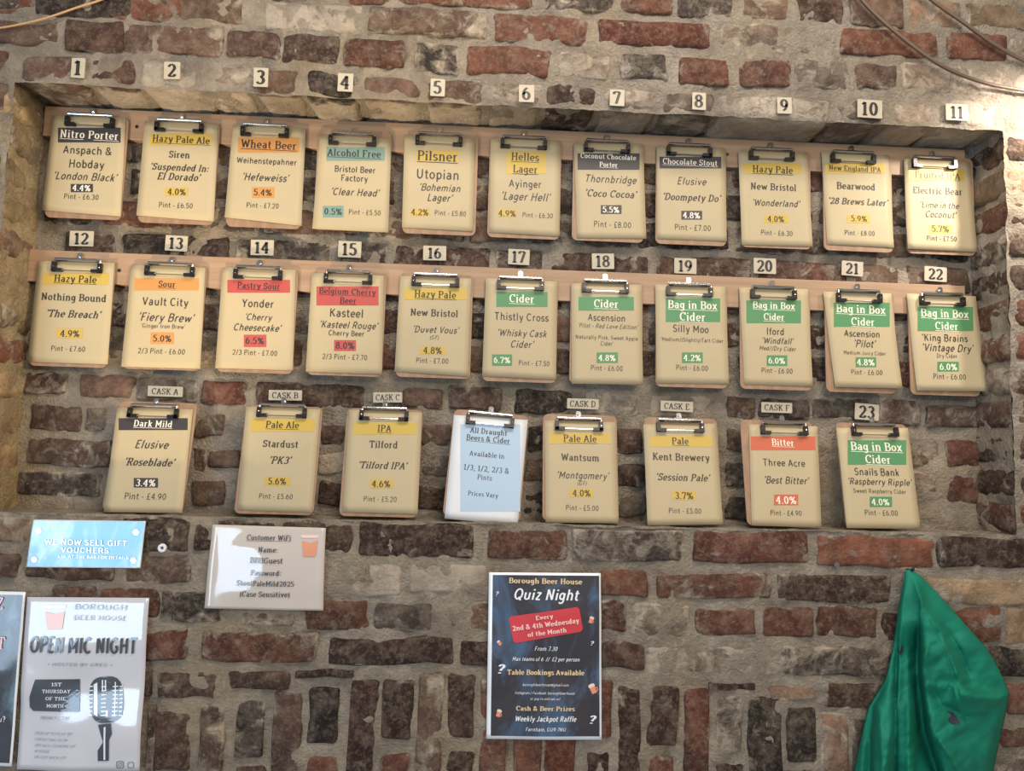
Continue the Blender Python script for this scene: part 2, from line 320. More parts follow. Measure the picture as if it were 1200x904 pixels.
class Sheet:
    """a thin printed sheet on a plane; corners and print are given where they stand on it"""
    def __init__(s, plane, tile, corners, wave=.0010, base=.0, seed=0, curl=0., th=.0006):
        s.p, s.t, s.seed, s.wave, s.base, s.curl, s.th = plane, tile, seed, wave, base, curl, th
        s.c = [s.uv(*c) for c in corners]       # TL TR BL BR
        s.v0 = max(s.c[0][1], s.c[1][1]); s.v1 = min(s.c[2][1], s.c[3][1])
        s.um = sum(c[0] for c in s.c)/4; s.hw = abs(s.c[1][0]-s.c[0][0])/2
    def uv(s, x, y): return s.p.hit(s.t[0]+x/s.t[2], s.t[1]+y/s.t[2])
    def height(s, u, v):
        f = np.clip((s.v0-v)/(s.v0-s.v1), 0, 1)
        return s.base + s.wave*(1+fbm(u, v, .09, s.seed, 2))*np.minimum(1, f*4) + s.curl*f**3*(.4+.6*np.clip((u-s.um)/s.hw*(1 if s.seed % 3 else -1), 0, 1)**2)
    def sheet(s, name, mat, parent, n=10, m=14):
        V, Fc = [], []; TL, TR, BL, BR = s.c
        for j in range(m+1):
            for i in range(n+1):
                a, b = i/n, j/m
                q = (TL*(1-a)+TR*a)*(1-b) + (BL*(1-a)+BR*a)*b
                V.append((q[0], q[1], float(s.height(q[0], q[1]))))
        for j in range(m):
            for i in range(n):
                k = j*(n+1)+i; Fc.append((k, k+n+1, k+n+2, k+1))
        N = len(V); V += [(x, y, z-s.th) for x, y, z in V]
        Fc += [tuple(i+N for i in f[::-1]) for f in Fc]
        ring = [i for i in range(n)] + [j*(n+1)+n for j in range(m)] + [m*(n+1)+i for i in range(n, 0, -1)] + [j*(n+1) for j in range(m, 0, -1)]
        for i in range(len(ring)):
            a, b = ring[i], ring[(i+1) % len(ring)]; Fc.append((a, b, b+N, a+N))
        return link(name, mesh(name, V, Fc, mat, True), parent)
    def lift(s, V2, e):
        e = e*(2.2 if s.wave > .001 else 1)
        return [(u, v, float(s.height(u, v))+e) for u, v in V2]
    def band(s, x0, x1, y0, y1, e=.0004):
        a, b = s.uv(x0, y0), s.uv(x1, y0); c, d = s.uv(x0, y1), s.uv(x1, y1); V2 = []; Fc = []
        n = max(2, int(abs(b[0]-a[0])/.012)); m = max(2, int(abs(c[1]-a[1])/.012))
        for j in range(m+1):
            for i in range(n+1):
                f, g = i/n, j/m; V2.append((a*(1-f)+b*f)*(1-g)+(c*(1-f)+d*f)*g)
        for j in range(m):
            for i in range(n): k = j*(n+1)+i; Fc.append((k, k+n+1, k+n+2, k+1))
        return s.lift(V2, e), Fc
    def quad(s, TL, TR, BL, BR, e=.0002):
        TL, TR, BL, BR = (s.uv(*q) for q in (TL, TR, BL, BR)); n, m = 14, 16
        V2 = [(TL*(1-i/n)+TR*i/n)*(1-j/m)+(BL*(1-i/n)+BR*i/n)*j/m for j in range(m+1) for i in range(n+1)]
        return s.lift(V2, e), [(j*(n+1)+i, (j+1)*(n+1)+i, (j+1)*(n+1)+i+1, j*(n+1)+i+1) for j in range(m) for i in range(n)]
    def poly(s, pts, e=.0007):
        from mathutils.geometry import tessellate_polygon
        V2 = [s.uv(*p) for p in pts]; tr = tessellate_polygon([[Vector((q[0], q[1], 0)) for q in V2]]); T2 = []
        st = [[V2[i] for i in t] for t in tr]
        while st:
            a, b, c = st.pop(); d = [np.linalg.norm(a-b), np.linalg.norm(b-c), np.linalg.norm(c-a)]; k = int(np.argmax(d))
            if d[k] > .012:
                a, b, c = [(a, b, c), (b, c, a), (c, a, b)][k]; m_ = (a+b)/2; st += [[a, m_, c], [m_, b, c]]
            else:
                if (b[0]-a[0])*(c[1]-a[1])-(b[1]-a[1])*(c[0]-a[0]) < 0: b, c = c, b
                T2.append((a, b, c))
        return s.lift([q for t in T2 for q in t], e), [(3*i, 3*i+1, 3*i+2) for i in range(len(T2))]
    def text(s, style, text, x0, x1, yc, cap=None, e=None, rot=0.):
        e = e or (.0011 if s.wave > .001 else .0008)
        V, Fc, w = text_geo(text, style); L, R = s.uv(x0, yc), s.uv(x1, yc)
        k = (R[0]-L[0])/w
        ky = k if cap is None else abs(s.uv(x0, yc-cap/2)[1]-s.uv(x0, yc+cap/2)[1])
        ky = min(ky, k*1.5) if cap is None else ky
        mid = (L+R)/2; ca, sa = math.cos(rot), math.sin(rot); out = []
        for u, v in V:
            a, b = (u-w/2)*k, (v-.5)*ky
            out.append((mid[0]+a*ca-b*sa, mid[1]+a*sa+b*ca))
        return s.lift(out, e), Fc
def part(name, geos, mat, parent):
    if name in STUFF or len(geos) == 1:
        V, Fc = join(geos); o = link(name, mesh(name, V, Fc, mat, name == 'picture'), parent)
        if len(geos) > 1: o['kind'] = 'stuff'
        return o
    for g in geos: o = link(name, mesh(name, *g, mat), parent)
    return o
STUFF = ('drawing_highlights', 'camera_symbol')

# ------------------------------------------------------------------ masonry
PAL = {'k': ((44, 38, 35), .10), 'd': ((72, 52, 43), .18), 'b': ((100, 78, 66), .25), 'r': ((104, 64, 51), .2), 'R': ((110, 58, 45), .12),
       'o': ((130, 82, 61), .22), 'g': ((106, 97, 87), .35), 'G': ((70, 64, 59), .28), 'l': ((136, 120, 106), .75), 'p': ((148, 116, 97), .45),
       't': ((164, 142, 110), .25), 'y': ((188, 164, 120), .25), 'D': ((60, 42, 36), .10), 'x': ((114, 84, 70), .6)}
rng = random.Random(7)
def rbox(lx, ly, lz, r, seed, nx=5, nz=2, ny=1, jit=.0042, both=False, under=0.):
    """rounded, slightly uneven brick; y=0 is its face, y=ly its back"""
    def cuts(h, r, n): return [-h]+[-h+r+(2*h-2*r)*i/n for i in range(n+1)]+[h]
    hx, hy, hz = lx/2, ly/2, lz/2; r = min(r, hx*.45, hz*.45)
    X, Z = cuts(hx, r, nx), cuts(hz, r, nz); Y = [-hy, -hy+r]+[-hy+r+(2*hy-r)*(i+1)/ny for i in range(ny)]
    idx = {}; V = []; Fc = []
    def vid(i, j, k):
        key = (i, j, k)
        if key not in idx: idx[key] = len(V); V.append((X[i], Y[j], Z[k]))
        return idx[key]
    I, J, K = len(X)-1, len(Y)-1, len(Z)-1
    for i in range(I):
        for k in range(K): Fc.append((vid(i, 0, k), vid(i+1, 0, k), vid(i+1, 0, k+1), vid(i, 0, k+1)))
    for i in range(I):
        for j in range(J):
            Fc.append((vid(i, j, 0), vid(i, j+1, 0), vid(i+1, j+1, 0), vid(i+1, j, 0)))
            Fc.append((vid(i, j, K), vid(i+1, j, K), vid(i+1, j+1, K), vid(i, j+1, K)))
    for k in range(K):
        for j in range(J):
            Fc.append((vid(0, j, k), vid(0, j, k+1), vid(0, j+1, k+1), vid(0, j+1, k)))
            Fc.append((vid(I, j, k), vid(I, j+1, k), vid(I, j+1, k+1), vid(I, j, k+1)))
    P = np.array(V); inner = np.array([hx-r, hy-r, hz-r]); q = np.clip(P, -inner, inner)
    q[:, 1] = np.maximum(P[:, 1], -hy+r)
    d = P-q; L = np.linalg.norm(d, axis=1, keepdims=True); P = np.where(L > 1e-9, q+d/np.maximum(L, 1e-9)*np.minimum(r, L), P)
    ox, oz = seed*1.37 % 50, seed*2.11 % 50
    P[:, 0] += jit*fbm(P[:, 2]+ox, P[:, 1]+oz+P[:, 0]*.3, .03, seed, 2)*(np.abs(P[:, 0])/hx)
    P[:, 2] += jit*fbm(P[:, 0]+ox, P[:, 1]+oz, .04, seed+5, 2)*(np.abs(P[:, 2])/hz)
    P[:, 1] += .5*jit*fbm(P[:, 0]+ox, P[:, 2]+oz, .035, seed+9, 2)
    ed = np.maximum(np.abs(P[:, 0])/hx, np.abs(P[:, 2])/hz) > .93
    lime = np.where(ed, .22, 0.)
    if both: lime = np.where(P[:, 1] > -hy+.02, under, lime*.6)
    P[:, 1] += hy
    return P, Fc, lime
def brick(parent, cx, y, cz, lx, ly, lz, code, seed, rot=0., **kw):
    P, Fc, lime = rbox(lx, ly, lz, kw.pop('r', .007), seed, **kw)
    me = mesh('brick', P, Fc, BRICK, True)
    at = me.attributes.new('lime', 'FLOAT', 'POINT'); at.data.foreach_set('value', np.asarray(lime, np.float32))
    o = link('brick', me, parent, (cx, y, cz)); o.rotation_euler[1] = rot
    (r, g, b), l = PAL[code]; j = rng.uniform(.80, 1.05); c = srgb(r*j, g*j*rng.uniform(.97, 1.03), b*j)
    o.color = (*c, max(0, min(1, l*rng.uniform(.6, 1.5)))); return o
def surface(name, fn, us, vs, hole=None, parent=None):
    """a mortar surface: fn maps arrays u, v to x, y, z"""
    U, Vv = np.meshgrid(us, vs); X, Y, Z = fn(U, Vv); n, mm = len(us), len(vs)
    co = np.stack([X, Y, Z], -1).reshape(-1, 3)
    k = (np.arange(mm-1)[:, None]*n+np.arange(n-1)[None]).ravel()
    fc = np.stack([k, k+1, k+n+1, k+n], 1)
    if hole is not None:
        cu = ((U[:-1, :-1]+U[1:, 1:])/2).ravel(); cv = ((Vv[:-1, :-1]+Vv[1:, 1:])/2).ravel(); fc = fc[~hole(cu, cv)]
    me = bpy.data.meshes.new(name); me.vertices.add(len(co)); me.vertices.foreach_set('co', co.ravel().astype(np.float32))
    me.loops.add(fc.size); me.loops.foreach_set('vertex_index', fc.ravel().astype(np.int32))
    me.polygons.add(len(fc)); me.polygons.foreach_set('loop_start', np.arange(0, fc.size, 4, dtype=np.int32))
    me.polygons.foreach_set('use_smooth', np.ones(len(fc), bool))
    me.update(calc_edges=True); me.materials.append(MORTAR)
    o = link(name, me, parent); return o
def relief(a, b, s=1): return s*(.0046*fbm(a, b, .045, 3, 2)+.0026*fbm(a, b, .014, 8, 2))

NX0, NX1, NZ0, NZ1, ND = -.945, 1.119, -.142, .721, .125
wall = surface('wall_back', lambda u, v: (u, .001-relief(u, v), v+ZC), np.arange(-1.42, 1.50, .006), np.arange(-.92, 1.22, .006),
               lambda u, v: (u > NX0) & (u < NX1) & (v > NZ0+.002) & (v < NZ1))
wall['kind'] = 'structure'
niche = surface('wall_recess', lambda u, v: (u, ND+.001-relief(u, v), v+ZC), np.arange(NX0-.02, NX1+.02, .007), np.arange(NZ0-.02, NZ1+.02, .007))
niche['kind'] = 'structure'
for nm, fn, us, vs in (
    ('soffit_mortar', lambda u, v: (u, v, ZC+NZ1+.005-relief(u, v)), np.arange(NX0-.02, NX1+.02, .008), np.linspace(.004, ND+.01, 18)),
    ('sill_mortar', lambda u, v: (u, v, ZC+NZ0-.001+.5*relief(u, v)), np.arange(NX0-.02, NX1+.02, .008), np.linspace(0, ND+.01, 18)),
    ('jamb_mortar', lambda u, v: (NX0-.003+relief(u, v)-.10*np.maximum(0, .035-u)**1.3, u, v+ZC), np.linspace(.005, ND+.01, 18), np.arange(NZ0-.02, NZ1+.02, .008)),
    ('jamb_mortar', lambda u, v: (NX1+.005-relief(u, v), u, v+ZC), np.linspace(.006, ND+.01, 18), np.arange(NZ0-.02, NZ1+.02, .008))):
    o = surface(nm, fn, us, vs, None, niche)
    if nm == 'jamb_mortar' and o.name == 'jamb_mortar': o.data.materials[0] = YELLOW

sd = 11
def wall_bricks(parent, plane, rows, y0=0., **kw):
    global sd
    for row in rows:
        code, xl, xr, yt, yb = row[:5]; xm, ym = (xl+xr)/2, (yt+yb)/2
        a, b = plane.hit(xl, ym)[0], plane.hit(xr, ym)[0]; t, bt = plane.hit(xm, yt)[1], plane.hit(xm, yb)[1]
        sd += 1
        proud = {'l': .0005, 'p': .002, 'g': .002, 'x': .001}.get(code, .0045)+rng.uniform(-.0015, .0015)
        brick(parent, (a+b)/2, y0-proud, (t+bt)/2+ZC, b-a, .05, t-bt, code, sd, rot=rng.uniform(-.012, .012), **kw)
UPPER = [('G',-30,38,-14,14),('k',41,158,-14,21),('b',170,283,-8,26),('b',-20,69,25,52),('d',75,146,25,62),('b',147,262,30,64),('b',264,328,37,67),('r',-30,10,57,82),('b',-30,8,95,128),
('g',300,365,-14,2),('r',410,453,-14,4),('r',460,535,-14,4),('r',543,622,-14,9),('G',635,720,-14,12),('r',725,790,-12,17),('G',793,857,-10,20),('p',868,925,-10,21),('d',935,988,-8,27),('b',996,1059,-6,30),('p',1065,1128,0,33),('t',1133,1215,5,33),
('l',310,426,3,37),('b',432,571,10,42),('r',579,691,18,51),('R',701,832,25,54),('l',843,976,28,62),('o',984,1097,35,66),('o',1110,1178,40,72),('p',1185,1240,46,76),
('d',331,397,41,74),('r',403,475,47,80),('G',485,538,51,86),('o',547,643,55,88),('l',655,715,62,92),('G',728,782,64,94),('r',797,854,68,100),('r',866,927,70,102),('g',932,994,70,104),('b',1002,1051,75,104),('p',1057,1140,76,108),('p',1148,1180,80,112),('l',1190,1240,86,116)]
LOWER = [('p',-30,38,606,636),('p',56,136,609,640),('k',142,222,608,648),('d',227,322,611,646),('d',330,414,612,646),('D',421,555,615,655),('r',570,664,621,656),('G',671,800,622,659),('r',813,948,624,661),('o',957,1095,628,664),('D',1098,1240,630,665),
('b',-30,24,648,676),('d',28,135,660,679),('b',148,222,651,684),('x',392,470,658,699),('x',478,570,662,697),('o',703,760,669,700),('r',769,904,673,702),('d',910,1045,673,706),('t',1085,1240,678,709),
('r',62,112,687,722),('r',116,185,689,724),('G',187,261,693,730),('g',282,345,716,735),('r',358,432,704,739),('G',440,507,706,739),('x',521,600,706,738),('r',703,733,706,743),('l',741,808,709,748),('r',815,886,715,746),('r',892,953,713,748),('r',957,1028,712,748),('D',1034,1065,718,752),('o',1115,1174,710,752),('t',1178,1240,712,757),
('r',166,219,738,775),('r',237,373,742,777),('D',384,533,747,779),('D',538,600,752,782),('d',703,755,753,784),('l',757,905,758,793),('G',914,1042,759,793),('k',1150,1240,760,795),
('d',166,180,787,818),('b',185,256,788,818),('d',268,343,786,808),('D',346,415,785,794),('D',830,887,799,807),('p',900,960,803,820),('d',967,1030,800,830),('r',1176,1240,803,838),('r',1168,1240,852,876),('g',1160,1240,888,925),
('d',170,180,826,925),('d',181,222,835,903),('b',232,262,825,925),('G',275,310,822,890),('b',320,354,810,925),('k',362,397,806,872),('r',358,395,886,925),('d',275,312,898,925),
('D',407,440,796,925),('D',448,484,798,867),('r',446,480,884,925),('b',488,518,790,925),('D',524,556,790,865),('D',523,555,882,925),('r',562,594,797,925),('r',602,635,800,925),('R',639,675,800,925),('D',688,714,882,925),('r',697,717,797,866),('D',724,751,805,925),('D',760,795,805,875),('r',757,790,888,925),
('R',800,830,808,925),('g',840,872,815,885),('D',838,870,896,925),('k',878,918,817,925),('k',922,957,828,893),('d',920,955,904,925),('p',962,996,835,925),('g',1000,1018,838,925)]
wall_bricks(wall, FRONT, UPPER+LOWER)
# courses that go on beyond the photograph's frame, one joined mesh
def beyond():
    V, Fc, sdd = [], [], 900
    z = -.86
    while z < 1.16:
        x = -1.40 + (.11 if int(z/.0716) % 2 else 0)
        while x < 1.44:
            L = .215 if int((z+3)/.0716) % 2 else .104
            pc = (x+L/2)-0, z+.03
            inframe = (-.985 < x+L and x < 1.17 and -.62 < z+.06 and z < .93+.1*x)
            if not inframe:
                P, f, _ = rbox(L, .04, .058, .007, sdd); sdd += 1; n = len(V)
                V += [(p[0]+x+L/2, p[1]-.003, p[2]+z+.03+ZC) for p in P]; Fc += [tuple(i+n for i in q) for q in f]
            x += L+.012
        z += .0716
    me = mesh('brick', V, Fc, BRICK, True); o = link('outer_brickwork', me, wall, kind='stuff'); o.color = (*srgb(112, 70, 54), .35)
beyond()
# lintel course: each brick shows its face and its underside
LINTEL = [('b',24,98,63,.25),('d',101,160,66,.85),('l',163,235,70,1.05),('l',240,293,76,1.1),('b',298,352,80,.95),('k',358,417,81,.75),('b',424,492,90,.9),('b',500,566,93,.55),('x',573,635,95,.9),('d',639,699,100,.1),('l',707,770,105,.35),('g',777,838,108,.25),('l',845,975,112,.25),('g',980,1038,113,.1),('p',1048,1101,118,.3),('l',1105,1170,118,.1)]
for code, xl, xr, yt, un in LINTEL:
    a, b = FRONT.hit(xl, yt+16)[0], FRONT.hit(xr, yt+16)[0]; t = FRONT.hit((xl+xr)/2, yt)[1]; sd += 1
    bt = NZ1+rng.uniform(-.003, .003)
    brick(wall, (a+b)/2, -.002, (t+bt)/2+ZC, b-a, ND+.004, t-bt, code, sd, r=.013, ny=3, both=True, under=un)
# jambs of the recess: bricks on both sides turning the corner
for k in range(12):
    z = NZ0+.004+k*.0716; sd += 1; n = .063; L = .215 if k % 2 else .105
    cL = 'tytyoytpytty'[k]; cR = 'rddbxrrdbrtd'[k]
    brick(wall, NX0-L/2-.002, -.002, z+n/2+ZC, L, ND, n, cL, sd, r=.024, ny=3, both=True, under=.0, nz=1)
    brick(wall, NX1+.106/2+.001+(L-.106)/2, -.002, z+n/2+ZC, L, ND, n, cR, sd+70, r=.014, ny=3, both=True, under=.12, nz=1)
    if k % 2 == 0: brick(wall, NX1+L+.012+.10, -.003, z+n/2+ZC, .20, .05, n, 'prpopb'[k//2], sd+170)
# back of the recess
NB = []
EXP = [('b',27,78,437,463),('b',93,157,440,467),('g',160,230,443,471),('r',235,287,446,474),('d',300,427,450,478),('b',470,520,455,480),('b',526,586,453,481),('k',602,673,457,486),('l',680,750,459,487),('l',762,842,462,490),('b',850,884,464,490),('G',890,948,467,491),('G',953,1018,468,492),('b',1025,1078,468,498),('b',1085,1150,476,502),
('b',35,97,474,505),('g',100,124,476,504),('b',228,265,485,513),('b',376,404,498,521),('b',492,530,498,523),('k',617,640,498,529),('d',723,753,502,532),('d',851,880,503,529),('x',1062,1103,516,546),('r',1108,1153,516,548),
('b',33,130,514,546),('d',226,241,525,553),('b',245,283,527,549),('l',372,406,530,556),('g',490,528,532,560),('b',616,640,538,565),('D',720,756,543,570),('G',850,880,542,572),('x',1066,1100,553,578),('r',1109,1151,557,589),
('G',20,117,553,582),('b',226,266,562,592),('D',372,404,566,594),('d',488,526,570,598),('G',612,640,574,602),('g',722,758,580,606),('G',850,880,582,610)]
wall_bricks(niche, NICHE, EXP, ND)
courses = [.2015+i*.0725 for i in range(7)]
for ci, z in enumerate(courses):
    x = NX0+.01+(.05 if ci % 2 else 0)
    while x < NX1-.05:
        L = rng.choice([.105, .11, .21, .215]); L = min(L, NX1-.005-x)
        if L > .04:
            sd += 1; c = rng.choice('dbbrDGkbgd')
            brick(niche, x+L/2, ND-.003, z+ZC, L, .05, .058, c, sd, rot=rng.uniform(-.01, .01))
        x += L+.014

# ------------------------------------------------------------------ planks with their screw hooks
def plank(z0, z1, label, marks):
    V, Fc = box(-.0, NX1-NX0-.022, 0, .019, 0, z1-z0)
    p = link('wooden_plank', mesh('wooden_plank', V, Fc, PLANK), None, (NX0+.004 if z1 > .5 else NX0-.004, .105, z0+ZC))
    md = p.modifiers.new('edges', 'BEVEL'); md.width = .0015; md.segments = 2
    tag(p, label, 'plank', 'planks across the recess')
    for x in marks:
        v, f = tube([(x-p.location.x, -.0012, (z0+z1)/2-z0-.004), (x-p.location.x, .001, (z0+z1)/2-z0-.004)], .0035, 10)
        link('screw_head', mesh('screw_head', v, f, RUBBER), p)
    return p
P1 = plank(.650, .7165, 'upper pale wooden plank across the recess, behind clipboards 1 to 11', [-.745, .12, .55])
P2 = plank(.3325, .4010, 'lower pale wooden plank across the recess, behind clipboards 12 to 22', [-.76, .275, .62])

# ------------------------------------------------------------------ clipboards
T = {1: (0, 0, 3), 2: (400, 0, 3), 3: (800, 0, 3), 4: (0, 270, 3), 5: (400, 270, 3), 6: (800, 270, 3), 7: (0, 450, 4), 8: (300, 450, 4), 9: (600, 450, 4), 10: (900, 450, 4)}
BW, BH, BT = .158, .226, .003
def rounded(w, h, r, t, n=5):
    P = []
    for cx, cy, a in ((w/2-r, h/2-r, 0), (-w/2+r, h/2-r, 90), (-w/2+r, -h/2+r, 180), (w/2-r, -h/2+r, 270)):
        for i in range(n+1):
            an = math.radians(a+90*i/n); P.append((cx+r*math.cos(an), cy+r*math.sin(an)))
    N = len(P); V = [(x, y, 0) for x, y in P]+[(x, y, t) for x, y in P]
    return V, [tuple(range(N))[::-1], tuple(range(N, 2*N))]+[(i, (i+1) % N, (i+1) % N+N, i+N) for i in range(N)]
V, Fc = rounded(BW, BH, .012, BT); BOARD = mesh('board', V, Fc, HARDB)
def clip_meshes():
    # top chrome roll, side arms, lower lip wire; black rubber corners
    w = .046
    bar = tube([(-w, .006, .007), (w, .006, .007)], .0032, 10)
    back = box(-w, w, .006, .010, .000, .005)
    arms = [tube([(s*w, .006, .006), (s*(w+.001), -.010, .009), (s*(w-.002), -.016, .006)], .0020, 8) for s in (-1, 1)]
    lip = tube([(-w+.004, -.0165, .005), (w-.004, -.0165, .005)], .0013, 8)
    chrome = mesh('clip', *join([bar, back, lip]+arms), CHROME, False)
    feet = []
    for s in (-1, 1):
        a = box(min(s*(w-.003), s*(w+.005)), max(s*(w-.003), s*(w+.005)), -.020, .000, .002, .0105)
        b = box(min(s*(w-.016), s*(w+.005)), max(s*(w-.016), s*(w+.005)), -.020, -.0135, .002, .0105)
        feet.append(mesh('rubber_corner', *join([a, b]), RUBBER))
    lv, lf = rounded(.011, .017, .004, .0014); lv = [(x, y+.015, z+.001) for x, y, z in lv]
    nv, nf = tube([(0, .0165, .001), (0, .0165, .006)], .0026, 10)
    return chrome, feet, mesh('hanging_loop', lv, lf, CHROME), mesh('screw', nv, nf, CHROME)
CLIP, FEET, LOOP, SCREW = clip_meshes()
seedc = 40
def clipboard(no, tile, bl, corners, clipx, bands, lines, desc, row, rot=0., curl=0., sheetmat=None, rounded_sheet=False):
    """bl = left x, right x, y of the board's bottom edge; bands (code,x0,x1,y0,y1); lines (style,text,x0,x1,yc)"""
    global seedc
    seedc += 1; tl = T[tile]
    px = tl[0]+(bl[0]+bl[1])/2/tl[2]; py = tl[1]+bl[2]/tl[2]
    yb, tilt = {1: (.1000, .012), 2: (.0965, .028), 3: (.050, -.20)}[row]
    y_b = yb-(0 if row < 3 else 0)
    base = Plane((0, y_b, ZC)); b = base.hit(px, py)
    v = np.array([0, math.sin(-tilt)*-1, math.cos(tilt)]) if row < 3 else np.array([0, math.sin(-tilt), math.cos(tilt)])
    # rows 1 and 2 hang, bottoms swung slightly forward; row 3 leans back on the sill
    v = v/np.linalg.norm(v)
    u = np.array([1., 0, 0]); w_ = np.cross(u, v)
    u2 = u*math.cos(rot)+v*math.sin(rot); v2 = v*math.cos(rot)-u*math.sin(rot)
    z = {1: .4725, 2: .1585, 3: -.1375}[row]
    zb = b[1] if row < 3 else z
    if row < 3: zb = .5*zb+.5*z
    org = np.array([b[0], y_b, zb+ZC])+v2*BH/2
    pl = Plane(org, u2, v2)
    root = empty('clipboard', pl.matrix())
    tag(root, desc, 'clipboard', {1: 'clipboards on the upper plank', 2: 'clipboards on the lower plank', 3: 'clipboards standing on the sill'}[row])
    bo = link('board', BOARD, root)
    face = Plane(org+pl.w*(BT+.0005), u2, v2)
    sh = Sheet(face, tl, corners, .0007, .0, seedc, curl)
    # sheet geometry lives in the root's frame, lifted to the board's face
    holder = sh.sheet('printed_sheet', sheetmat or PAPER, root)
    holder.location = (0, 0, BT+.0010)
    if rounded_sheet: pass
    by = {}
    for k, (c, x0, x1, y0, y1) in enumerate(bands): part(('title_band', 'strength_band')[k], [sh.band(x0, x1, y0, y1)], BANDS[c], holder)
    dark, light = [], []
    for ln in lines:
        st = ln[0]; g = sh.text(st.replace('w', ''), ln[1], *ln[2:5], **(ln[5] if len(ln) > 5 else {}))
        (light if 'w' in st else dark).append(g)
    if dark: part('lettering', dark, INK, holder)
    if light: part('lettering', light, PINK_INK, holder)['label'] = 'pale lettering'
    cx = clipx; cu = face.hit(cx, tl[1]+corners[0][1]/tl[2])[0]; cv = min(BH/2-.006, max(sh.c[0][1], sh.c[1][1])-.002)
    cl = link('clip', CLIP, root, (cu, cv, BT+.001))
    for fm in FEET: link('rubber_corner', fm, cl)
    lo = link('hanging_loop', LOOP, root, (cu, cv, .001)); link('screw', SCREW, lo)
    return root
exec_rows = []
def C(*a, **k): clipboard(*a, **k)
C(1,1,(150,437,775),[(187,405),(443,415),(148,740),(425,762)],108,[('d',205,425,450,502),('d',250,328,648,677)],[('suw','Nitro Porter',212,420,475),('n','Anspach &',222,397,530),('n','Hobday',242,370,578),('ni',"'London Black'",188,412,622),('sw','4.4%',256,322,662),('nl','Pint - £6.30',225,350,693)],'clipboard with Nitro Porter sheet and dark title band, under number one',1)
C(2,1,(482,755,797),[(510,425),(768,437),(480,758),(752,780)],212,[('y',528,746,473,512),('y',582,662,662,690)],[('su','Hazy Pale Ale',537,740,492),('s','Siren',595,670,545),('si',"'Suspended In:",528,735,590),('si',"El Dorado'",553,705,623),('s','4.0%',590,656,676),('nl','Pint - £6.50',558,680,723)],'clipboard with Hazy Pale Ale sheet and yellow title band, under number two',1)
C(3,1,(792,1060,813),[(820,437),(1075,452),(790,765),(1060,795)],312,[('o',838,1052,485,537),('o',887,965,660,697)],[('su','Wheat Beer',848,1045,510),('n','Weihenstepahner',832,1045,568),('ni',"'Hefeweiss'",850,1015,625),('s','5.4%',892,958,678),('nl','Pint - £7.20',866,982,724)],'clipboard with Wheat Beer sheet and orange title band, under number three',1)
C(4,2,(-103,165,822),[(-75,475),(177,488),(-102,805),(165,818)],414,[('t',-52,153,519,566),('t',-65,8,725,765)],[('su','Alcohol Free',-49,141,540),('n','Bristol Beer',-25,122,597),('n','Factory',-2,95,628),('ni',"'Clear Head'",-38,133,677),('s','0.5%',-60,4,745),('nl','Pint - £5.50',25,140,748)],'clipboard with Alcohol Free sheet and teal title band, under number four',1)
C(5,2,(212,473,835),[(222,475),(470,487),(213,800),(462,815)],515,[('y',262,414,530,570),('y',243,310,735,760)],[('su','Pilsner',267,411,550),('n','Utopian',262,417,614),('ni',"'Bohemian",272,420,661),('ni',"Lager'",300,390,696),('s','4.2%',245,308,747),('nl','Pint - £5.80',327,440,751)],'clipboard with Pilsner sheet and small yellow title band, under number five',1)
C(6,2,(512,767,850),[(525,485),(770,497),(520,818),(765,833)],614,[('y',580,720,535,612),('y',550,617,738,763)],[('su','Helles',597,697,553),('su','Lager',603,692,596),('n','Ayinger',588,705,647),('ni',"'Lager Hell'",560,733,692),('s','4.9%',552,615,751),('nl','Pint - £6.30',635,745,758)],'clipboard with Helles Lager sheet titled on two lines, under number six',1)
C(7,2,(805,1065,860),[(817,505),(1060,507),(828,838),(1072,840)],711,[('d',830,1048,540,598),('d',912,985,722,753)],[('sw','Coconut Chocolate',840,1037,552),('suw','Porter',907,972,580),('ni','Thornbridge',853,1037,631),('si',"'Coco Cocoa'",855,1037,682),('sw','5.5%',918,978,738),('nl','Pint - £8.00',886,1020,790)],'clipboard with Coconut Chocolate Porter sheet and dark title band, under number seven',1)
C(8,3,(-103,158,872),[(-92,515),(148,525),(-90,840),(155,850)],807,[('d',-82,135,552,593),('d',-5,68,742,773)],[('suw','Chocolate Stout',-71,123,571),('ni','Elusive',-22,82,638),('si',"'Doompety Do'",-72,132,695),('sw','4.8%',0,62,758),('nl','Pint - £7.00',-30,100,801)],'clipboard with Chocolate Stout sheet and dark title band, under number eight',1)
C(9,3,(203,452,883),[(195,533),(437,540),(208,862),(457,868)],903,[('y',212,415,575,612),('y',288,370,757,785)],[('su','Hazy Pale',245,388,597),('s','New Bristol',238,400,658),('ni',"'Wonderland'",243,410,715),('s','4.0%',297,357,771),('nl','Pint - £6.30',273,387,820)],'clipboard with Hazy Pale sheet and yellow title band, under number nine on the upper plank',1)
C(10,3,(490,743,893),[(487,533),(722,545),(508,860),(742,873)],998,[('y',500,710,575,612),('y',577,658,757,785)],[('su','New England IPA',513,697,594),('s','Bearwood',540,677,656),('si',"'28 Brews Later'",510,720,710),('s','5.9%',590,648,770),('nl','Pint - £8.00',567,675,820)],'clipboard with New England IPA sheet and yellow title band, under number ten',1)
C(11,3,(780,1035,903),[(777,558),(1010,572),(787,877),(1035,888)],1093,[('y',793,990,597,638),('y',865,943,793,820)],[('su','Fruited IPA',815,975,618),('s','Electric Bear',808,983,672),('ni',"'Lime in the",832,970,722),('ni',"Coconut'",850,960,755),('s','5.7%',873,935,806),('nl','Pint - £7.50',855,962,840)],'clipboard with Fruited IPA sheet, beside the right jamb under number eleven',1,curl=.004)
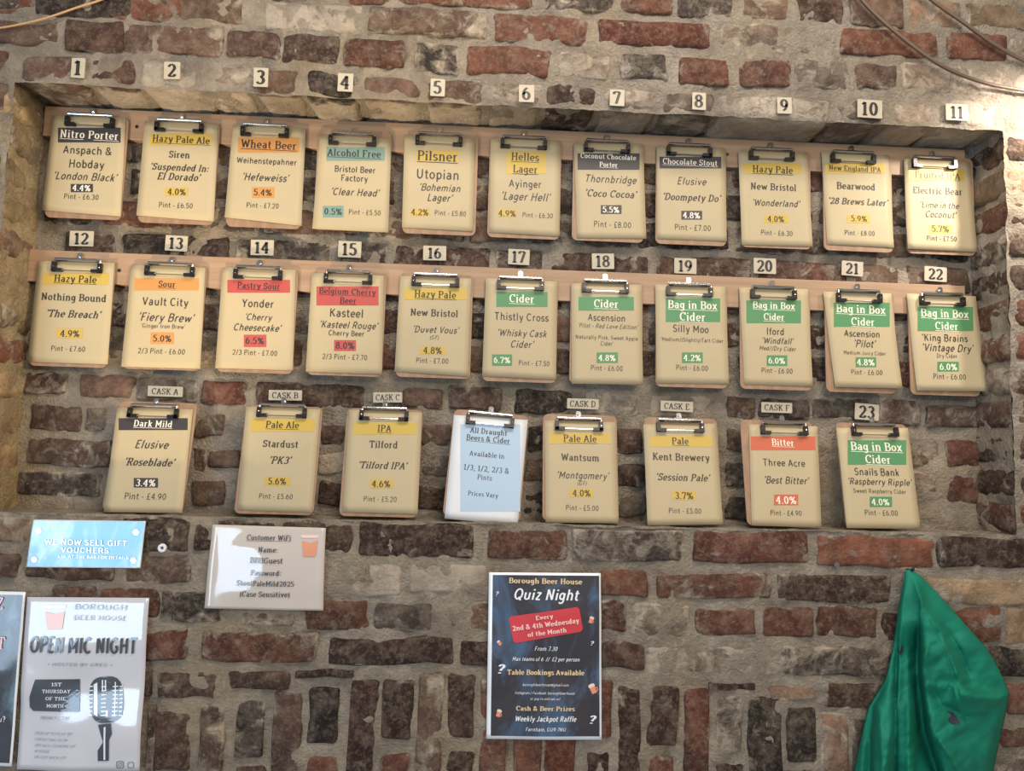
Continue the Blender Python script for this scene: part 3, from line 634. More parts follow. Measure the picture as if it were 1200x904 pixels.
C(12,4,(98,383,490),[(135,108),(403,115),(98,463),(380,472)],93,[('y',153,383,152,192),('y',200,292,345,380)],[('su','Hazy Pale',192,343,172),('s','Nothing Bound',147,377,237),('si',"'The Breach'",163,355,295),('s','4.9%',213,283,364),('nl','Pint - £7.60',180,303,417)],'clipboard with Hazy Pale sheet beside the left jamb, under number twelve',2)
C(13,4,(427,708,500),[(462,122),(722,132),(427,480),(705,488)],201,[('o',473,700,170,212),('o',530,612,360,400)],[('su','Sour',558,620,190),('n','Vault City',500,665,252),('ni',"'Fiery Brew'",485,682,307),('nl',"'Ginger Iron Brew'",497,652,338),('s','5.0%',538,605,381),('nl','2/3 Pint - £6.00',485,653,426)],'clipboard with Sour sheet and orange title band, under number thirteen',2)
C(14,4,(758,1032,512),[(783,130),(1040,140),(757,485),(1030,493)],304,[('r',800,1020,175,220),('r',858,937,368,411)],[('su','Pastry Sour',835,987,196),('n','Yonder',850,965,258),('ni',"'Cherry",860,957,306),('ni',"Cheesecake'",820,988,343),('s','6.5%',863,930,389),('nl','2/3 Pint - £7.00',817,977,431)],'clipboard with Pastry Sour sheet and red title band, under number fourteen',2)
C(15,5,(-125,147,523),[(-103,150),(150,160),(-125,497),(143,507)],409,[('r',-87,131,198,265),('r',-25,52,387,425)],[('su','Belgium Cherry',-78,123,216),('su','Beer',-5,55,248),('n','Kasteel',-42,80,292),('ni',"'Kasteel Rouge'",-78,128,334),('n','Cherry Beer',-45,82,363),('s','8.0%',-20,48,406),('nl','2/3 Pint - £7.70',-67,93,446)],'clipboard with Belgium Cherry Beer sheet and red title band, under number fifteen',2)
C(16,5,(185,458,527),[(207,160),(457,170),(187,497),(445,515)],511,[('y',222,440,205,245),('y',277,367,410,437)],[('su','Hazy Pale',257,405,226),('s','New Bristol',243,412,291),('ni',"'Duvet Vous'",250,412,350),('nil','(GF)',310,343,377),('s','4.8%',288,355,423),('nl','Pint - £7.00',262,378,459)],'clipboard with Hazy Pale sheet marked GF, under number sixteen on lower plank',2)
C(17,5,(493,757,547),[(508,168),(758,180),(495,513),(755,527)],610,[('g',545,725,217,270),('g',530,600,437,477)],[('suw','Cider',590,680,241),('n','Thistly Cross',537,730,305),('ni',"'Whisky Cask",547,723,362),('ni',"Cider'",593,675,401),('sw','6.7%',535,595,457),('nl','Pint - £7.50',622,733,468)],'clipboard with Cider sheet and green title band, under number seventeen',2)
C(18,5,(797,1060,553),[(808,187),(1055,192),(810,540),(1060,543)],709,[('g',833,1028,235,283),('g',897,972,430,467)],[('suw','Cider',887,975,259),('n','Ascension',865,1000,308),('nil',"'Pilot - Red Love Edition'",830,1042,338),('nl','Naturally Pink, Sweet Apple',822,1043,378),('nl',"Cider'",910,957,399),('sw','4.8%',903,965,449),('nl','Pint - £6.00',875,990,485)],'clipboard with Cider sheet and green title band, under number eighteen',2)
C(19,6,(-100,160,566),[(-97,190),(150,198),(-92,538),(163,542)],807,[('g',-60,131,240,323),('g',-3,70,430,467)],[('suw','Bag in Box',-53,122,263),('suw','Cider',-12,81,305),('n','Silly Moo',-36,92,347),('nl',"'Medium/(Slightly)Tart Cider",-78,143,386),('sw','4.2%',2,65,449),('nl','Pint - £6.00',-25,90,484)],'clipboard with Bag in Box Cider sheet and green title band, under number nineteen',2)
C(20,6,(195,457,572),[(198,200),(440,207),(217,543),(457,550)],905,[('g',223,415,247,327),('g',295,367,440,477)],[('suw','Bag in Box',245,395,265),('suw','Cider',283,358,305),('n','Iford',293,358,356),('ni',"'Windfall'",277,387,389),('nil','Med//Dry Cider',267,398,416),('sw','6.0%',300,360,459),('nl','Pint - £6.00',275,387,494)],'clipboard with Bag in Box Cider sheet and green title band, under number twenty',2)
C(21,6,(497,757,583),[(493,215),(733,222),(533,552),(767,558)],1005,[('g',530,727,255,340),('g',606,678,447,482)],[('suw','Bag in Box',538,713,278),('suw','Cider',590,675,322),('n','Ascension',565,693,364),('ni',"'Pilot'",598,675,399),('nl','Medium Juicy Cider',563,712,432),('sw','4.8%',610,673,465),('nl','Pint - £6.00',588,700,500)],'clipboard with Bag in Box Cider sheet hanging askew, under number twenty-one',2,curl=.006)
C(22,6,(797,1047,593),[(787,222),(1030,232),(820,565),(1072,568)],1102,[('g',825,1020,270,355),('g',893,968,463,497)],[('suw','Bag in Box',835,1005,293),('suw','Cider',885,968,337),('n',"'King Brains",840,1000,379),('ni',"'Vintage Dry'",838,1017,414),('nl','Dry Cider',890,963,442),('sw','6.0%',900,963,481),('nl','Pint - £6.00',877,993,515)],'clipboard with Bag in Box Cider sheet beside the right jamb, under number twenty-two',2,curl=.006)
C(31,7,(478,862,610),[(550,112),(905,120),(487,602),(855,607)],182,[('d',557,881,162,218),('d',628,742,442,487)],[('suw','Dark Mild',628,812,188),('ni','Elusive',632,792,285),('si',"'Roseblade'",583,820,368),('sw','3.4%',637,733,465),('nl','Pint - £4.90',583,783,528)],'clipboard with Dark Mild sheet and dark title band, under the CASK A card',3)
C(32,8,(-100,268,628),[(-46,107),(302,120),(-86,592),(262,605)],332,[('y',-23,277,165,225),('y',42,162,438,478)],[('su','Pale Ale',47,205,193),('s','Stardust',33,202,283),('si',"'PK3'",62,165,359),('s','5.6%',57,145,458),('nl','Pint - £5.60',13,175,528)],'clipboard with Pale Ale sheet and yellow title band, under the CASK B card',3)
C(33,8,(390,757,638),[(437,122),(778,135),(405,602),(757,613)],451,[('y',457,753,180,238),('y',535,645,450,490)],[('su','IPA',570,637,210),('s','Tilford',532,667,285),('si',"'Tilford IPA'",478,708,383),('s','4.6%',543,632,470),('nl','Pint - £5.20',503,662,541)],'clipboard with IPA sheet and yellow title band, under the CASK C card',3)
C(34,8,(889,1220,650),[(928,146),(1274,170),(884,632),(1226,665)],575,[('b',958,1238,190,600)],[('s','All Draught',1003,1180,225),('su','Beers & Cider',985,1193,260),('sl','Available in',1000,1167,333),('sl','1/3, 1/2, 2/3 &',972,1190,400),('sl','Pints',1037,1108,440),('sl','Prices Vary',993,1137,519)],'clipboard with pale blue All Draught notice, between CASK C and CASK D',3,sheetmat=WHITE,rot=-.07)
C(35,9,(142,500,665),[(152,172),(483,180),(157,650),(500,655)],678,[('y',172,463,232,282),('y',272,382,492,532)],[('su','Pale Ale',240,398,257),('s','Wantsum',230,410,346),('ni',"'Montgomery'",208,452,430),('nil','(GF)',305,350,466),('s','4.0%',283,370,513),('nl','Pint - £5.00',250,407,582)],'clipboard with Pale Ale sheet and yellow title band, under the CASK D card',3)
C(36,9,(635,985,677),[(615,190),(950,187),(635,665),(990,660)],796,[('y',643,937,243,297),('y',748,862,505,545)],[('su','Pale',748,828,269),('s','Kent Brewery',658,927,344),('si',"'Session Pale'",673,925,439),('s','3.7%',762,850,525),('nl','Pint - £5.00',732,888,596)],'clipboard with Pale sheet and yellow title band, under the CASK E card',3)
C(37,10,(-100,250,698),[(-90,190),(230,200),(-78,665),(250,675)],917,[('n',-82,221,247,312),('n',27,140,520,570)],[('suw','Bitter',15,122,276),('n','Three Acre',-27,173,371),('ni',"'Best Bitter'",-23,188,453),('sw','4.0%',35,133,546),('nl','Pint - £4.90',8,158,606)],'clipboard with Bitter sheet and orange-red title band, under the CASK F card',3)
C(38,10,(355,717,707),[(320,207),(655,207),(368,677),(715,680)],1023,[('g',372,647,265,380),('g',475,580,530,578)],[('suw','Bag in Box',385,628,295),('suw','Cider',453,575,355),('n','Snails Bank',402,615,414),('ni',"'Raspberry Ripple'",370,668,460),('nl','Sweet Raspberry Cider',397,645,504),('sw','4.0%',483,568,555),('nl','Pint - £6.00',450,608,605)],'clipboard with Bag in Box Cider sheet standing on the sill, under number twenty-three',3)

# ------------------------------------------------------------------ number cards and cask cards
def card(text, px, py, w, h, plane_y, ang, label, group, small=False, dark=True):
    pl0 = Plane((0, plane_y, ZC)); c = pl0.hit(px, py)
    a, b = pl0.hit(px-w/2, py)[0], pl0.hit(px+w/2, py)[0]; t, u = pl0.hit(px, py-h/2)[1], pl0.hit(px, py+h/2)[1]
    W_, H_ = b-a, t-u; r = math.radians(ang)
    pl = Plane((c[0], plane_y, c[1]+ZC), (math.cos(r), 0, math.sin(r)), (-math.sin(r), 0, math.cos(r)))
    root = empty('cask_card' if small else 'number_card', pl.matrix()); tag(root, label, 'sign', group)
    V, Fc = rounded(W_, H_, .0012, .0018, 2); link('card', mesh('card', V, Fc, CARD), root)
    tv, tf, tw = text_geo(text, 's' if small else 'sh'); cap = H_*(.58 if small else .74); k = cap
    kx = min(k, (W_*.84)/tw)
    link('lettering', mesh('lettering', [((x-tw/2)*kx, (y-.5)*cap, .0022) for x, y in tv], tf, INK), root)
WORDS = ' one two three four five six seven eight nine ten eleven twelve thirteen fourteen fifteen sixteen seventeen eighteen nineteen twenty twenty-one twenty-two'.split(' ')
for n, x, y, w_, h_, a in ((1,92,80,16,23,0),(2,202,83,19,20,2),(3,306,91,17,22,1),(4,405,97,18,21,0),(5,513,103,17,20,0),(6,617,110,18,20,1),(7,723,115,17,19,0),(8,819,119,16,20,0),(9,919,124,17,19,1),(10,1019,128,29,21,-1),(11,1121,132,26,19,0)):
    card(str(n), x, y, w_, h_, -.009, a, f'small pale card with number {WORDS[n]} stuck on bricks above the recess', 'number cards above the recess')
for n, x, y, w_, h_, a in ((12,96,280,28,18,1),(13,207,285.5,26,18,-1),(14,307.5,290.5,27,18,1),(15,410,292.5,27,19,0),(16,509.5,297,27,17,1),(17,608,301.5,25,18,-1),(18,706.5,306.5,26,18,2),(19,803,312,26,18,0),(20,896,312,26,18,0),(21,998.5,315,25,17,-2),(22,1096,321.5,26,17,-2)):
    card(str(n), x, y, w_, h_, .114, a, f'small pale card with number {WORDS[n]} on recess bricks above the lower plank', 'number cards above the lower plank')
card('23', 1015.5, 483, 28, 19, .113, -3, 'small pale card reading 23, above the rightmost clipboard on the sill', 'number cards in the recess')
for L, x, y, w_, a in (('A',194,459,41,0),('B',334.6,463.5,39,1),('C',454.5,466,34,2),('D',683,473.5,37,0),('E',793,476.5,38,-1),('F',910,478,36,0)):
    card('CASK '+L, x, y, w_, 12, .113, a, f'narrow pale card reading CASK {L}, above a clipboard on the sill', 'cask cards in the recess', small=True)

# ------------------------------------------------------------------ laminated notices on the lower wall
def ptint(name, c, **k): return flat(name, srgb(*c), .5, coat=1.0, **k)
LAMW = ptint('laminated white', (196, 196, 202), var=.02); LAMC = ptint('laminated cream', (190, 180, 170), var=.02)
def smoky(name, base, glow, warmc):
    m, nt, b = new_mat(name); tc = node(nt, 'ShaderNodeTexCoord').outputs['Object']
    c = mix(nt, ramp(nt, noise(nt, tc, 9, 6, .6, .5), .40, .75), base, warmc)
    mp = node(nt, 'ShaderNodeMapping'); mp.inputs['Scale'].default_value = (1.6, .8, 1); nt.links.new(tc, mp.inputs[0])
    c = mix(nt, ramp(nt, noise(nt, mp.outputs[0], 8, 5, .6, 1.), .47, .72, 0, .9), c, glow)
    nt.links.new(c, b.inputs['Base Color']); b.inputs['Roughness'].default_value = .5
    b.inputs['Coat Weight'].default_value = 1; b.inputs['Coat Roughness'].default_value = .07; return m
QUIZ = smoky('dark chalkboard print', srgb(34, 36, 46), srgb(70, 110, 150), srgb(58, 54, 60))
SIDE = smoky('dark blue poster print', srgb(24, 28, 38), srgb(110, 140, 158), srgb(40, 46, 58))
SKY = smoky('sky blue print', srgb(70, 150, 205), srgb(190, 220, 236), srgb(100, 176, 222))
MAT = {k: ptint('print '+k, c) for k, c in dict(ink=(46, 52, 62), grey=(110, 116, 128), white=(228, 234, 240), sand=(214, 190, 150), amber=(214, 140, 104), red=(196, 50, 62), pinkish=(236, 196, 190), foam=(225, 205, 190), rose=(205, 110, 104)).items()}
def poster(name, corners, mat, label, seed, wave=.0025):
    s0 = Sheet(FRONT, (0, 0, 1), corners)
    c = sum(s0.c)/4; pl = Plane((c[0], -.0085, c[1]+ZC))
    root = empty(name, pl.matrix()); tag(root, label, 'poster' if 'poster' in name else 'sign')
    s = Sheet(pl, (0, 0, 1), corners, wave, .0, seed); s.sheet('laminated_sheet', mat, root, 24, 30)
    return root, s, root.children[0]
# gift voucher sign
r_, s, h = poster('voucher_sign', [(39, 609), (171, 611), (31, 665), (165, 666)], LAMW, 'small blue laminated gift voucher sign at the left under the sill', 3, .0012)
part('picture', [s.quad((40, 610.3), (170, 612.2), (32.5, 664), (164, 664.8))], SKY, h)
part('lettering', [s.text('nh', 'WE NOW SELL GIFT', 53, 151, 636, 6.2), s.text('nh', 'VOUCHERS', 72, 129, 645, 5.8), s.text('nh', 'ASK AT THE BAR FOR DETAILS', 68, 152, 653, 3.2)], MAT['white'], h)
part('corner_ornament', [s.poly([(x+4*math.cos(a*1.047), y+4*math.sin(a*1.047)) for a in range(5, -1, -1)]) for x, y in ((46, 622), (160, 624), (41, 656), (157, 657))], MAT['pinkish'], h)
# wifi notice
def glass_icon(s, x0, x1, y0, y1):
    wd = x1-x0; b = s.poly([(x0+wd*.06, y0+(y1-y0)*.28), (x0+wd*.5, y0+(y1-y0)*.38), (x1-wd*.06, y0+(y1-y0)*.26), (x1-wd*.16, y1), (x0+wd*.16, y1)], .0006)
    rim = s.poly([(x0, y0), (x1, y0), (x1-wd*.03, y0+(y1-y0)*.14), (x0+wd*.03, y0+(y1-y0)*.14)], .0005); return b, rim
r_, s, h = poster('wifi_notice', [(249, 615), (382, 619), (240, 713), (379, 716)], LAMC, 'white laminated WiFi notice with amber glass symbol under the sill', 8, .0040)
part('lettering', [s.text('su', 'Customer WiFi', 290, 342, 630), s.text('s', 'Name:', 304, 327, 644), s.text('s', 'BBHGuest', 294, 333, 656.5), s.text('s', 'Password:', 295, 331, 671), s.text('s', 'StoutPaleMild2025', 278, 346, 683.5), s.text('s', '(Case Sensitive)', 282, 341, 696)], MAT['ink'], h)
b, rim = glass_icon(s, 353, 374, 627, 652); part('glass_symbol', [b], MAT['amber'], h); part('glass_rim', [rim], MAT['pinkish'], h)
# open mic poster (zoom tile 4.03)
r_, s, h = poster('open_mic_poster', [(32, 700), (175, 701), (20, 902), (164, 904)], LAMW, 'white open mic night poster with drawing of a vintage microphone', 12, .0030)
s.t = (0, 680, 4.033)
part('lettering', [s.text('nl', 'BOROUGH', 352, 608, 128, 24), s.text('nl', 'BEER HOUSE', 350, 605, 178, 22), s.text('nl', '+ HOSTED BY GREG +', 230, 538, 397, 14),
    s.text('sl', 'FROM 7:30PM', 195, 332, 650, 14)] +
    [s.text('nli', t_, 165, x1, y, 12) for t_, x1, y in (('SIGN UP TO PLAY BY', 350, 722), ('CONTACTING US ON', 327, 751), ('SOCIALS / SIGNING UP', 364, 779), ('IN HOUSE', 240, 806), ('OR JUST ROCK UP!', 318, 834))], MAT['grey'], h)
part('headline', [s.text('nb', 'OPEN MIC NIGHT', 148, 655, 306, 72)], MAT['ink'], h)
part('dark_panel', [s.poly([(172, 468), (143, 552), (143, 600), (160, 618), (380, 620), (380, 468)])], MAT['ink'], h)
part('panel_lettering', [s.text('s', '1ST', 248, 298, 491, 16), s.text('s', 'THURSDAY', 205, 338, 524, 16), s.text('s', 'OF THE', 220, 318, 558, 16), s.text('s', 'MONTH', 225, 308, 592, 16)], MAT['white'], h)
b, rim = glass_icon(s, 210, 316, 118, 230); part('glass_symbol', [b], MAT['amber'], h); part('glass_rim', [rim], MAT['pinkish'], h)
def ell(s, cx, cy, rx, ry, n=20, rot=0, e=.0006):
    P = []
    for i in range(n):
        a = -2*math.pi*i/n; k = (abs(math.cos(a))**3+abs(math.sin(a))**3)**(-1/3)
        x, y = rx*k*math.cos(a), ry*k*math.sin(a); P.append((cx+x*math.cos(rot)-y*math.sin(rot), cy+x*math.sin(rot)+y*math.cos(rot)))
    return s.poly(P[::-1], e)
part('microphone_drawing', [ell(s, 507, 562, 80, 108, 28, -.08), s.poly([(472, 678), (532, 672), (538, 720), (524, 750), (520, 850), (470, 850), (470, 800), (496, 760)]),], MAT['ink'], h)
gr = [s.poly([(446, 492), (464, 482), (470, 640), (452, 632)], .0009), s.band(486, 492, 470, 520, .0009), s.band(500, 506, 470, 520, .0009)]
gr += [s.poly([(x, y), (x+w2, y-2), (x+w2, y+3), (x, y+5)], .0009) for x, w2 in ((426, 18), (484, 24), (536, 26), (568, 16)) for y in range(500, 650, 19)]
gr += [s.band(546, 551, 480, 640, .0009), s.band(508, 518, 612, 640, .0009)]
gr += [s.poly([(500, 690), (508, 688), (505, 845), (497, 845)], .0008)]
part('drawing_highlights', gr, MAT['white'], h)
def ring(s, cx, cy, r, w2, sq, e=.0006, n=16):
    out = []
    for i in range(n):
        a, b = 2*math.pi*i/n, 2*math.pi*(i+1)/n
        def pt(an, q):
            k = (abs(math.cos(an))**sq+abs(math.sin(an))**sq)**(-1/sq); return (cx+q*k*math.cos(an), cy+q*k*math.sin(an))
        out.append(s.poly([pt(b, r), pt(a, r), pt(a, r-w2), pt(b, r-w2)], e))
    return out
part('camera_symbol', ring(s, 572, 870, 18, 4, 5)+ring(s, 572, 870, 9, 3, 2)+ring(s, 622, 872, 15, 3, 5), MAT['grey'], h)
# dark poster cut by the left edge
r_, s, h = poster('dark_poster', [(-113, 691), (30, 694), (-125, 894), (15, 898)], MAT['white'], 'dark blue poster with white edge, cut off by the left edge', 21, .003)
part('picture', [s.quad((-110, 696), (27, 697.5), (-122, 890), (12.5, 894))], SIDE, h)
part('lettering', [s.text('n', 'you?', -9, 8.5, 842), ], MAT['white'], h)
part('red_lettering', [s.text('s', 'QUIZ', -30, 6, 707, 14), s.text('s', 'NIGHT', -38, 8, 753, 14)], MAT['rose'], h)
# quiz night poster
r_, s, h = poster('quiz_night_poster', [(573, 671), (704, 672), (570, 866), (705, 867)], MAT['white'], 'dark quiz night poster with red stamp, hung in the middle of lower wall', 27, .0018)
part('picture', [s.quad((577.5, 674), (702, 675), (575, 862.5), (702.5, 863))], QUIZ, h)
s.t = (560, 660, 7.5)
def q2(*a, **k): s.t = (560, 760, 7.5); g = s.text(*a, **k); s.t = (560, 660, 7.5); return g
part('gold_lettering', [s.text('sh', 'Borough Beer House', 272, 918, 158, 46), q2('sh', 'Table Bookings Available', 258, 936, 208, 44), q2('sh', 'Cash & Beer Prizes', 335, 852, 524, 40)], MAT['sand'], h)
part('lettering', [s.text('nih', 'Quiz Night', 310, 884, 275, 95), s.text('ni', 'From 7.30', 495, 698, 750, 36), q2('ni', 'Max teams of 6  //  £2 per person', 300, 893, 92, 34), q2('nil', 'boroughbeerhouse@gmail.com', 390, 797, 316, 24), q2('nil', 'Instagram / Facebook: boroughbeerhouse', 322, 848, 388, 24),
    q2('nil', 'or pop in and see us!', 458, 720, 438, 22), q2('nih', 'Weekly Jackpot Raffle', 322, 862, 614, 46), q2('ni', 'Farnham, GU9 7NU', 415, 770, 706, 32), q2('sih', '?', 158, 228, 175, 80), q2('sih', '?', 965, 1028, 622, 72), s.text('nih', '?', 148, 178, 268, 36), s.text('nih', '?', 978, 1012, 702, 36)], MAT['white'], h)
part('red_stamp', [s.poly([(292, 468), (868, 384), (890, 400), (920, 575), (902, 602), (335, 700), (310, 685), (272, 490)])], MAT['red'], h)
part('stamp_lettering', [s.text('sh', 'Every', 505, 660, 470, 38, rot=.14, e=.0014), s.text('sh', '2nd & 4th Wednesday', 300, 890, 536, 44, rot=.14, e=.0014), s.text('sh', 'of the Month', 435, 780, 605, 40, rot=.14, e=.0014)], MAT['pinkish'], h)
mugs = []; foam = []
for (x, y, k, a, oy) in ((993, 497, 1, .35, 660), (187, 700, .75, -.5, 660), (1008, 352, 1.45, -.4, 760), (183, 568, 1.1, .3, 760)):
    s.t = (560, oy, 7.5)
    R = lambda px, py: (x+k*(px*math.cos(a)-py*math.sin(a)), y+k*(px*math.sin(a)+py*math.cos(a)))
    mugs.append(s.poly([R(-17, -10), R(17, -10), R(15, 30), R(-15, 30)])); mugs.append(s.poly([R(17, -2), R(28, 0), R(28, 20), R(17, 24), R(17, 18), R(23, 15), R(23, 5), R(17, 4)]))
    foam.append(s.poly([R(-19, -10), R(-19, -26), R(0, -32), R(19, -26), R(19, -10)], .0007))
s.t = (560, 660, 7.5)
part('mug_symbol', mugs, MAT['amber'], h); part('mug_foam', foam, MAT['foam'], h)

# ------------------------------------------------------------------ small fittings and cables
def at(px, py, y): q = Plane((0, y, ZC)).hit(px, py); return np.array([q[0], y, q[1]+ZC])
c = at(191.5, 642, -.004)
V, Fc = [], []; n = 20
for i in range(n):
    a = 2*math.pi*i/n
    for rr, yy in ((.0085, 0), (.0080, -.003), (.0040, -.004), (.0030, -.001)): V.append((rr*math.cos(a), yy, rr*math.sin(a)))
for i in range(n):
    for k in range(3):
        a, b = i*4+k, ((i+1) % n)*4+k; Fc.append((a, b, b+1, a+1))
wp = link('cup_washer', mesh('cup_washer', V, Fc, WHITE, True), None, tuple(c-np.array([0, .0045, 0]))); tag(wp, 'small round white washer on a black brick beside the blue sign', 'washer')
v, f = tube([(0, .004, 0), (0, -.0005, 0)], .0032, 10); link('screw', mesh('screw', v, f, RUBBER), wp)
c = at(979.5, 662, -.002)
v, f = tube([(0, .008, 0), (0, -.004, 0), (0, -.005, 0)], .0055, 12)
wp = link('wall_plug', mesh('wall_plug', v, f, flat('grey plastic', srgb(96, 88, 84), .6)), None, tuple(c)); tag(wp, 'grey wall plug set in the mortar under the orange sill brick', 'wall plug')
CAB = flat('brown cable', srgb(96, 80, 66), .5); TW = flat('tan cable', srgb(186, 150, 104), .6)
def cable(pts, r, mat, label, name='cable'):
    P = spline([at(x, y, d) for x, y, d in pts], 10)
    v, f = tube(P, r, 8); o = link(name, mesh(name, v, f, mat, True)); tag(o, label, 'cable'); return o
cable([(985, -35, -.02), (1010, 0, -.02), (1045, 34, -.02), (1100, 75, -.022), (1150, 96, -.02), (1200, 106, -.018), (1250, 112, -.015)], .0040, CAB, 'lower of two brown cables sagging across the bricks at top right')
cable([(1060, -28, -.02), (1092, 0, -.02), (1130, 27, -.02), (1165, 52, -.02), (1200, 71, -.02), (1250, 92, -.015)], .0040, CAB, 'upper of two brown cables crossing the top right corner')
cable([(-50, 38, -.012), (0, 33, -.013), (48, 23, -.014), (90, 9, -.013), (118, 0, -.012), (150, -14, -.01)], .0022, TW, 'thin tan cable crossing the top left corner')

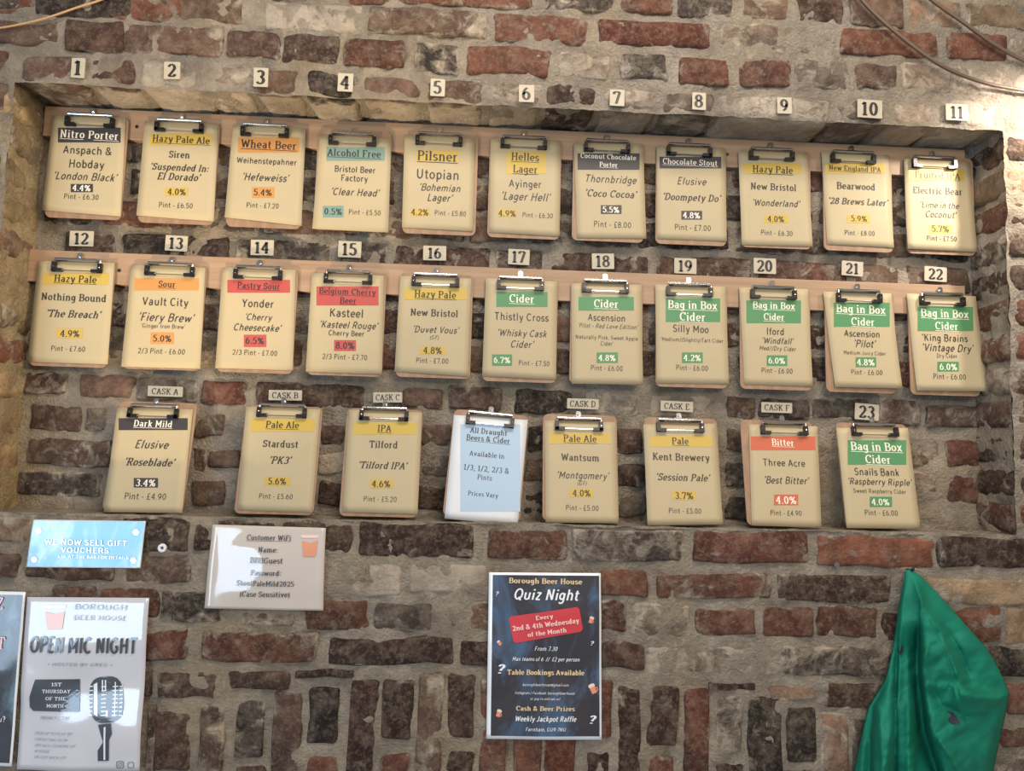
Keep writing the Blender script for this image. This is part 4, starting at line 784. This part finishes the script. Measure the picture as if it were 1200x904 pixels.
# ------------------------------------------------------------------ the green jacket on its hook
def jacket():
    m, nt, b = new_mat('green nylon'); tc = node(nt, 'ShaderNodeTexCoord').outputs['Object']
    n = noise(nt, tc, 18, 5, .6)
    nt.links.new(mix(nt, ramp(nt, n, .3, .7), srgb(10, 104, 84), srgb(18, 122, 98)), b.inputs['Base Color'])
    b.inputs['Roughness'].default_value = .7; b.inputs['Specular IOR Level'].default_value = .25
    bump(nt, b, noise(nt, tc, 30, 3, .5), .002, .4)
    Lp = [(668, 1061), (680, 1059), (700, 1055), (730, 1050), (765, 1045), (785, 1040), (798, 1036), (815, 1026), (830, 1017), (850, 1012), (880, 1005), (904, 1000), (960, 990)]
    Rp = [(668, 1068), (674, 1078), (690, 1094), (710, 1112), (735, 1134), (758, 1155), (775, 1166), (795, 1176), (813, 1183), (826, 1181), (850, 1176), (880, 1169), (904, 1164), (960, 1152)]
    yl, xl = zip(*Lp); yr, xr = zip(*Rp)
    NU, NV = 110, 150; U = np.linspace(0, 1, NU+1)[None]; Y = np.linspace(668, 960, NV+1)[:, None]
    X0 = np.interp(Y, yl, xl); X1 = np.interp(Y, yr, xr); X = X0+(X1-X0)*U; YY = Y+0*X
    k = 3.423; ox, oy = 980, 640
    f = np.zeros_like(X)
    def dist(P):
        best = np.full_like(X, 1e9); side = np.zeros_like(X); tt = np.zeros_like(X)
        P = [(ox+a/k, oy+b/k) for a, b in P]; tot = len(P)-1
        for i in range(tot):
            (ax, ay), (bx, by) = P[i], P[i+1]; dx, dy = bx-ax, by-ay
            t = np.clip(((X-ax)*dx+(YY-ay)*dy)/(dx*dx+dy*dy), 0, 1); qx, qy = X-ax-t*dx, YY-ay-t*dy
            d = np.hypot(qx, qy); msk = d < best; best = np.where(msk, d, best)
            side = np.where(msk, np.sign(dx*qy-dy*qx), side); tt = np.where(msk, (i+t)/tot, tt)
        return best, side, tt
    # (path in the garment's face, width, height, one-sidedness, fade-in)
    folds = [([(300, 100), (350, 240), (420, 350), (470, 480), (500, 560)], 9, .020, -.5),
             ([(290, 100), (265, 230), (255, 400), (250, 600), (215, 760), (180, 1000)], 7, .012, .4),
             ([(330, 300), (332, 450), (335, 560), (360, 740), (430, 960), (450, 1050)], 6, -.030, .8),
             ([(245, 380), (238, 560), (236, 904), (236, 1050)], 5, -.022, .7),
             ([(200, 560), (150, 640), (138, 760), (136, 1050)], 5, -.018, .6),
             ([(285, 330), (290, 600), (290, 904), (290, 1050)], 8, .010, 0),
             ([(460, 560), (560, 590), (640, 600), (690, 590)], 9, .022, .9),
             ([(370, 560), (420, 640), (520, 690), (600, 680), (690, 610)], 10, -.014, -.3),
             ([(430, 150), (520, 320), (600, 430), (680, 580)], 12, .012, 0),
             ([(420, 300), (500, 430), (540, 540)], 8, -.012, .4),
             ([(400, 760), (470, 860), (540, 1000)], 10, .014, -.4),
             ([(690, 610), (640, 720), (600, 860), (580, 1050)], 14, .012, .2),
             ([(370, 400), (345, 470), (335, 540)], 6, .010, .5),
             ([(110, 760), (90, 1050)], 7, .010, 0), ([(175, 640), (185, 850), (190, 1050)], 8, .010, 0)]
    for P, w_, h_, asym in folds:
        d, sgn, tt = dist(P); fade = np.clip(tt*6+.15, 0, 1)*np.clip((1-tt)*5+.25, 0, 1)
        ww = w_*(1+asym*sgn*.6)
        f += h_*np.exp(-np.sqrt((d/ww)**2*1.6+.05)+.22)*fade
    for P, w_, h_ in (([(335, 300), (330, 450), (332, 560), (355, 740), (425, 960), (450, 1050)], 3.0, .020),
                      ([(238, 380), (234, 560), (232, 904), (232, 1050)], 3.0, -.014),
                      ([(200, 560), (150, 640), (138, 760), (136, 1050)], 2.5, .012),
                      ([(318, 560), (318, 800), (318, 1050)], 3.0, -.010),
                      ([(470, 575), (560, 600), (640, 605), (692, 592)], 3.0, -.014),
                      ([(330, 130), (350, 250), (430, 400), (475, 560)], 3.0, -.010)):
        d, sgn, tt = dist(P); fade = np.clip(tt*5+.1, 0, 1)*np.clip((1-tt)*6+.3, 0, 1)
        f += -h_*sgn*(1-np.exp(-d/w_))*np.exp(-d/38)*fade
    f += .005*fbm(X/900+YY/1500, YY/900, .03, 4, 3)
    grow = np.clip((YY-668)/140, 0, 1)**.7
    prof = np.sin(np.pi*np.clip(U, 0.0, 1))**.42
    dep = .014+(.050*grow+1.6*f*np.clip(grow*1.3+.1, 0, 1))*prof+.004*prof
    V = []; pts = np.zeros((NV+1, NU+1, 3))
    for j in range(NV+1):
        for i in range(NU+1): pts[j, i] = at(X[j, i], YY[j, i], -max(.010, dep[j, i]))
    c0 = pts[0, NU//2].copy(); V = [tuple(p-c0) for p in pts.reshape(-1, 3)]; Fc = []
    for j in range(NV):
        for i in range(NU): q = j*(NU+1)+i; Fc.append((q, q+NU+1, q+NU+2, q+1))
    root = empty('green_jacket', Matrix.Translation(Vector(c0))); tag(root, 'bright green jacket hanging in folds from a hook, lower right', 'jacket')
    o = link('body', mesh('body', V, Fc, m, True), root)
    md = o.modifiers.new('cloth', 'SOLIDIFY'); md.thickness = .002; md.offset = -1
    # zip pull and small dark emblem
    def on(px, py):
        j = int(round((py-668)/292*NV)); i = int(round((px-X0[j, 0])/(X1[j, 0]-X0[j, 0])*NU)); return pts[j, i]-c0
    dk = flat('dark stitching', srgb(44, 40, 62), .6)
    def patch(nm, P, mat):
        Q = [on(x, y)+np.array([0, -.0025, 0]) for x, y in P]
        Vv = [tuple(p) for p in Q]+[tuple(p+np.array([0, .002, 0])) for p in Q]; n = len(Q)
        link(nm, mesh(nm, Vv, [tuple(range(n)), tuple(range(n, 2*n))[::-1]]+[(i, i+n, (i+1) % n+n, (i+1) % n) for i in range(n)], mat), root)
    patch('emblem', [(1110, 834), (1117, 836), (1124, 847), (1118, 850), (1112, 846)], dk)
    patch('label_tab', [(1052, 757), (1057, 756), (1058, 764), (1054, 768), (1051, 764)], dk)
    return root
jacket()
c = at(1064, 666, -.006)
v, f = tube([(0, .012, -.004), (0, -.010, -.004), (0, -.018, 0), (0, -.019, .006)], .0028, 8)
tag(link('coat_hook', mesh('coat_hook', v, f, RUBBER, True), None, tuple(c)), 'small dark hook in the mortar holding the green jacket', 'hook')
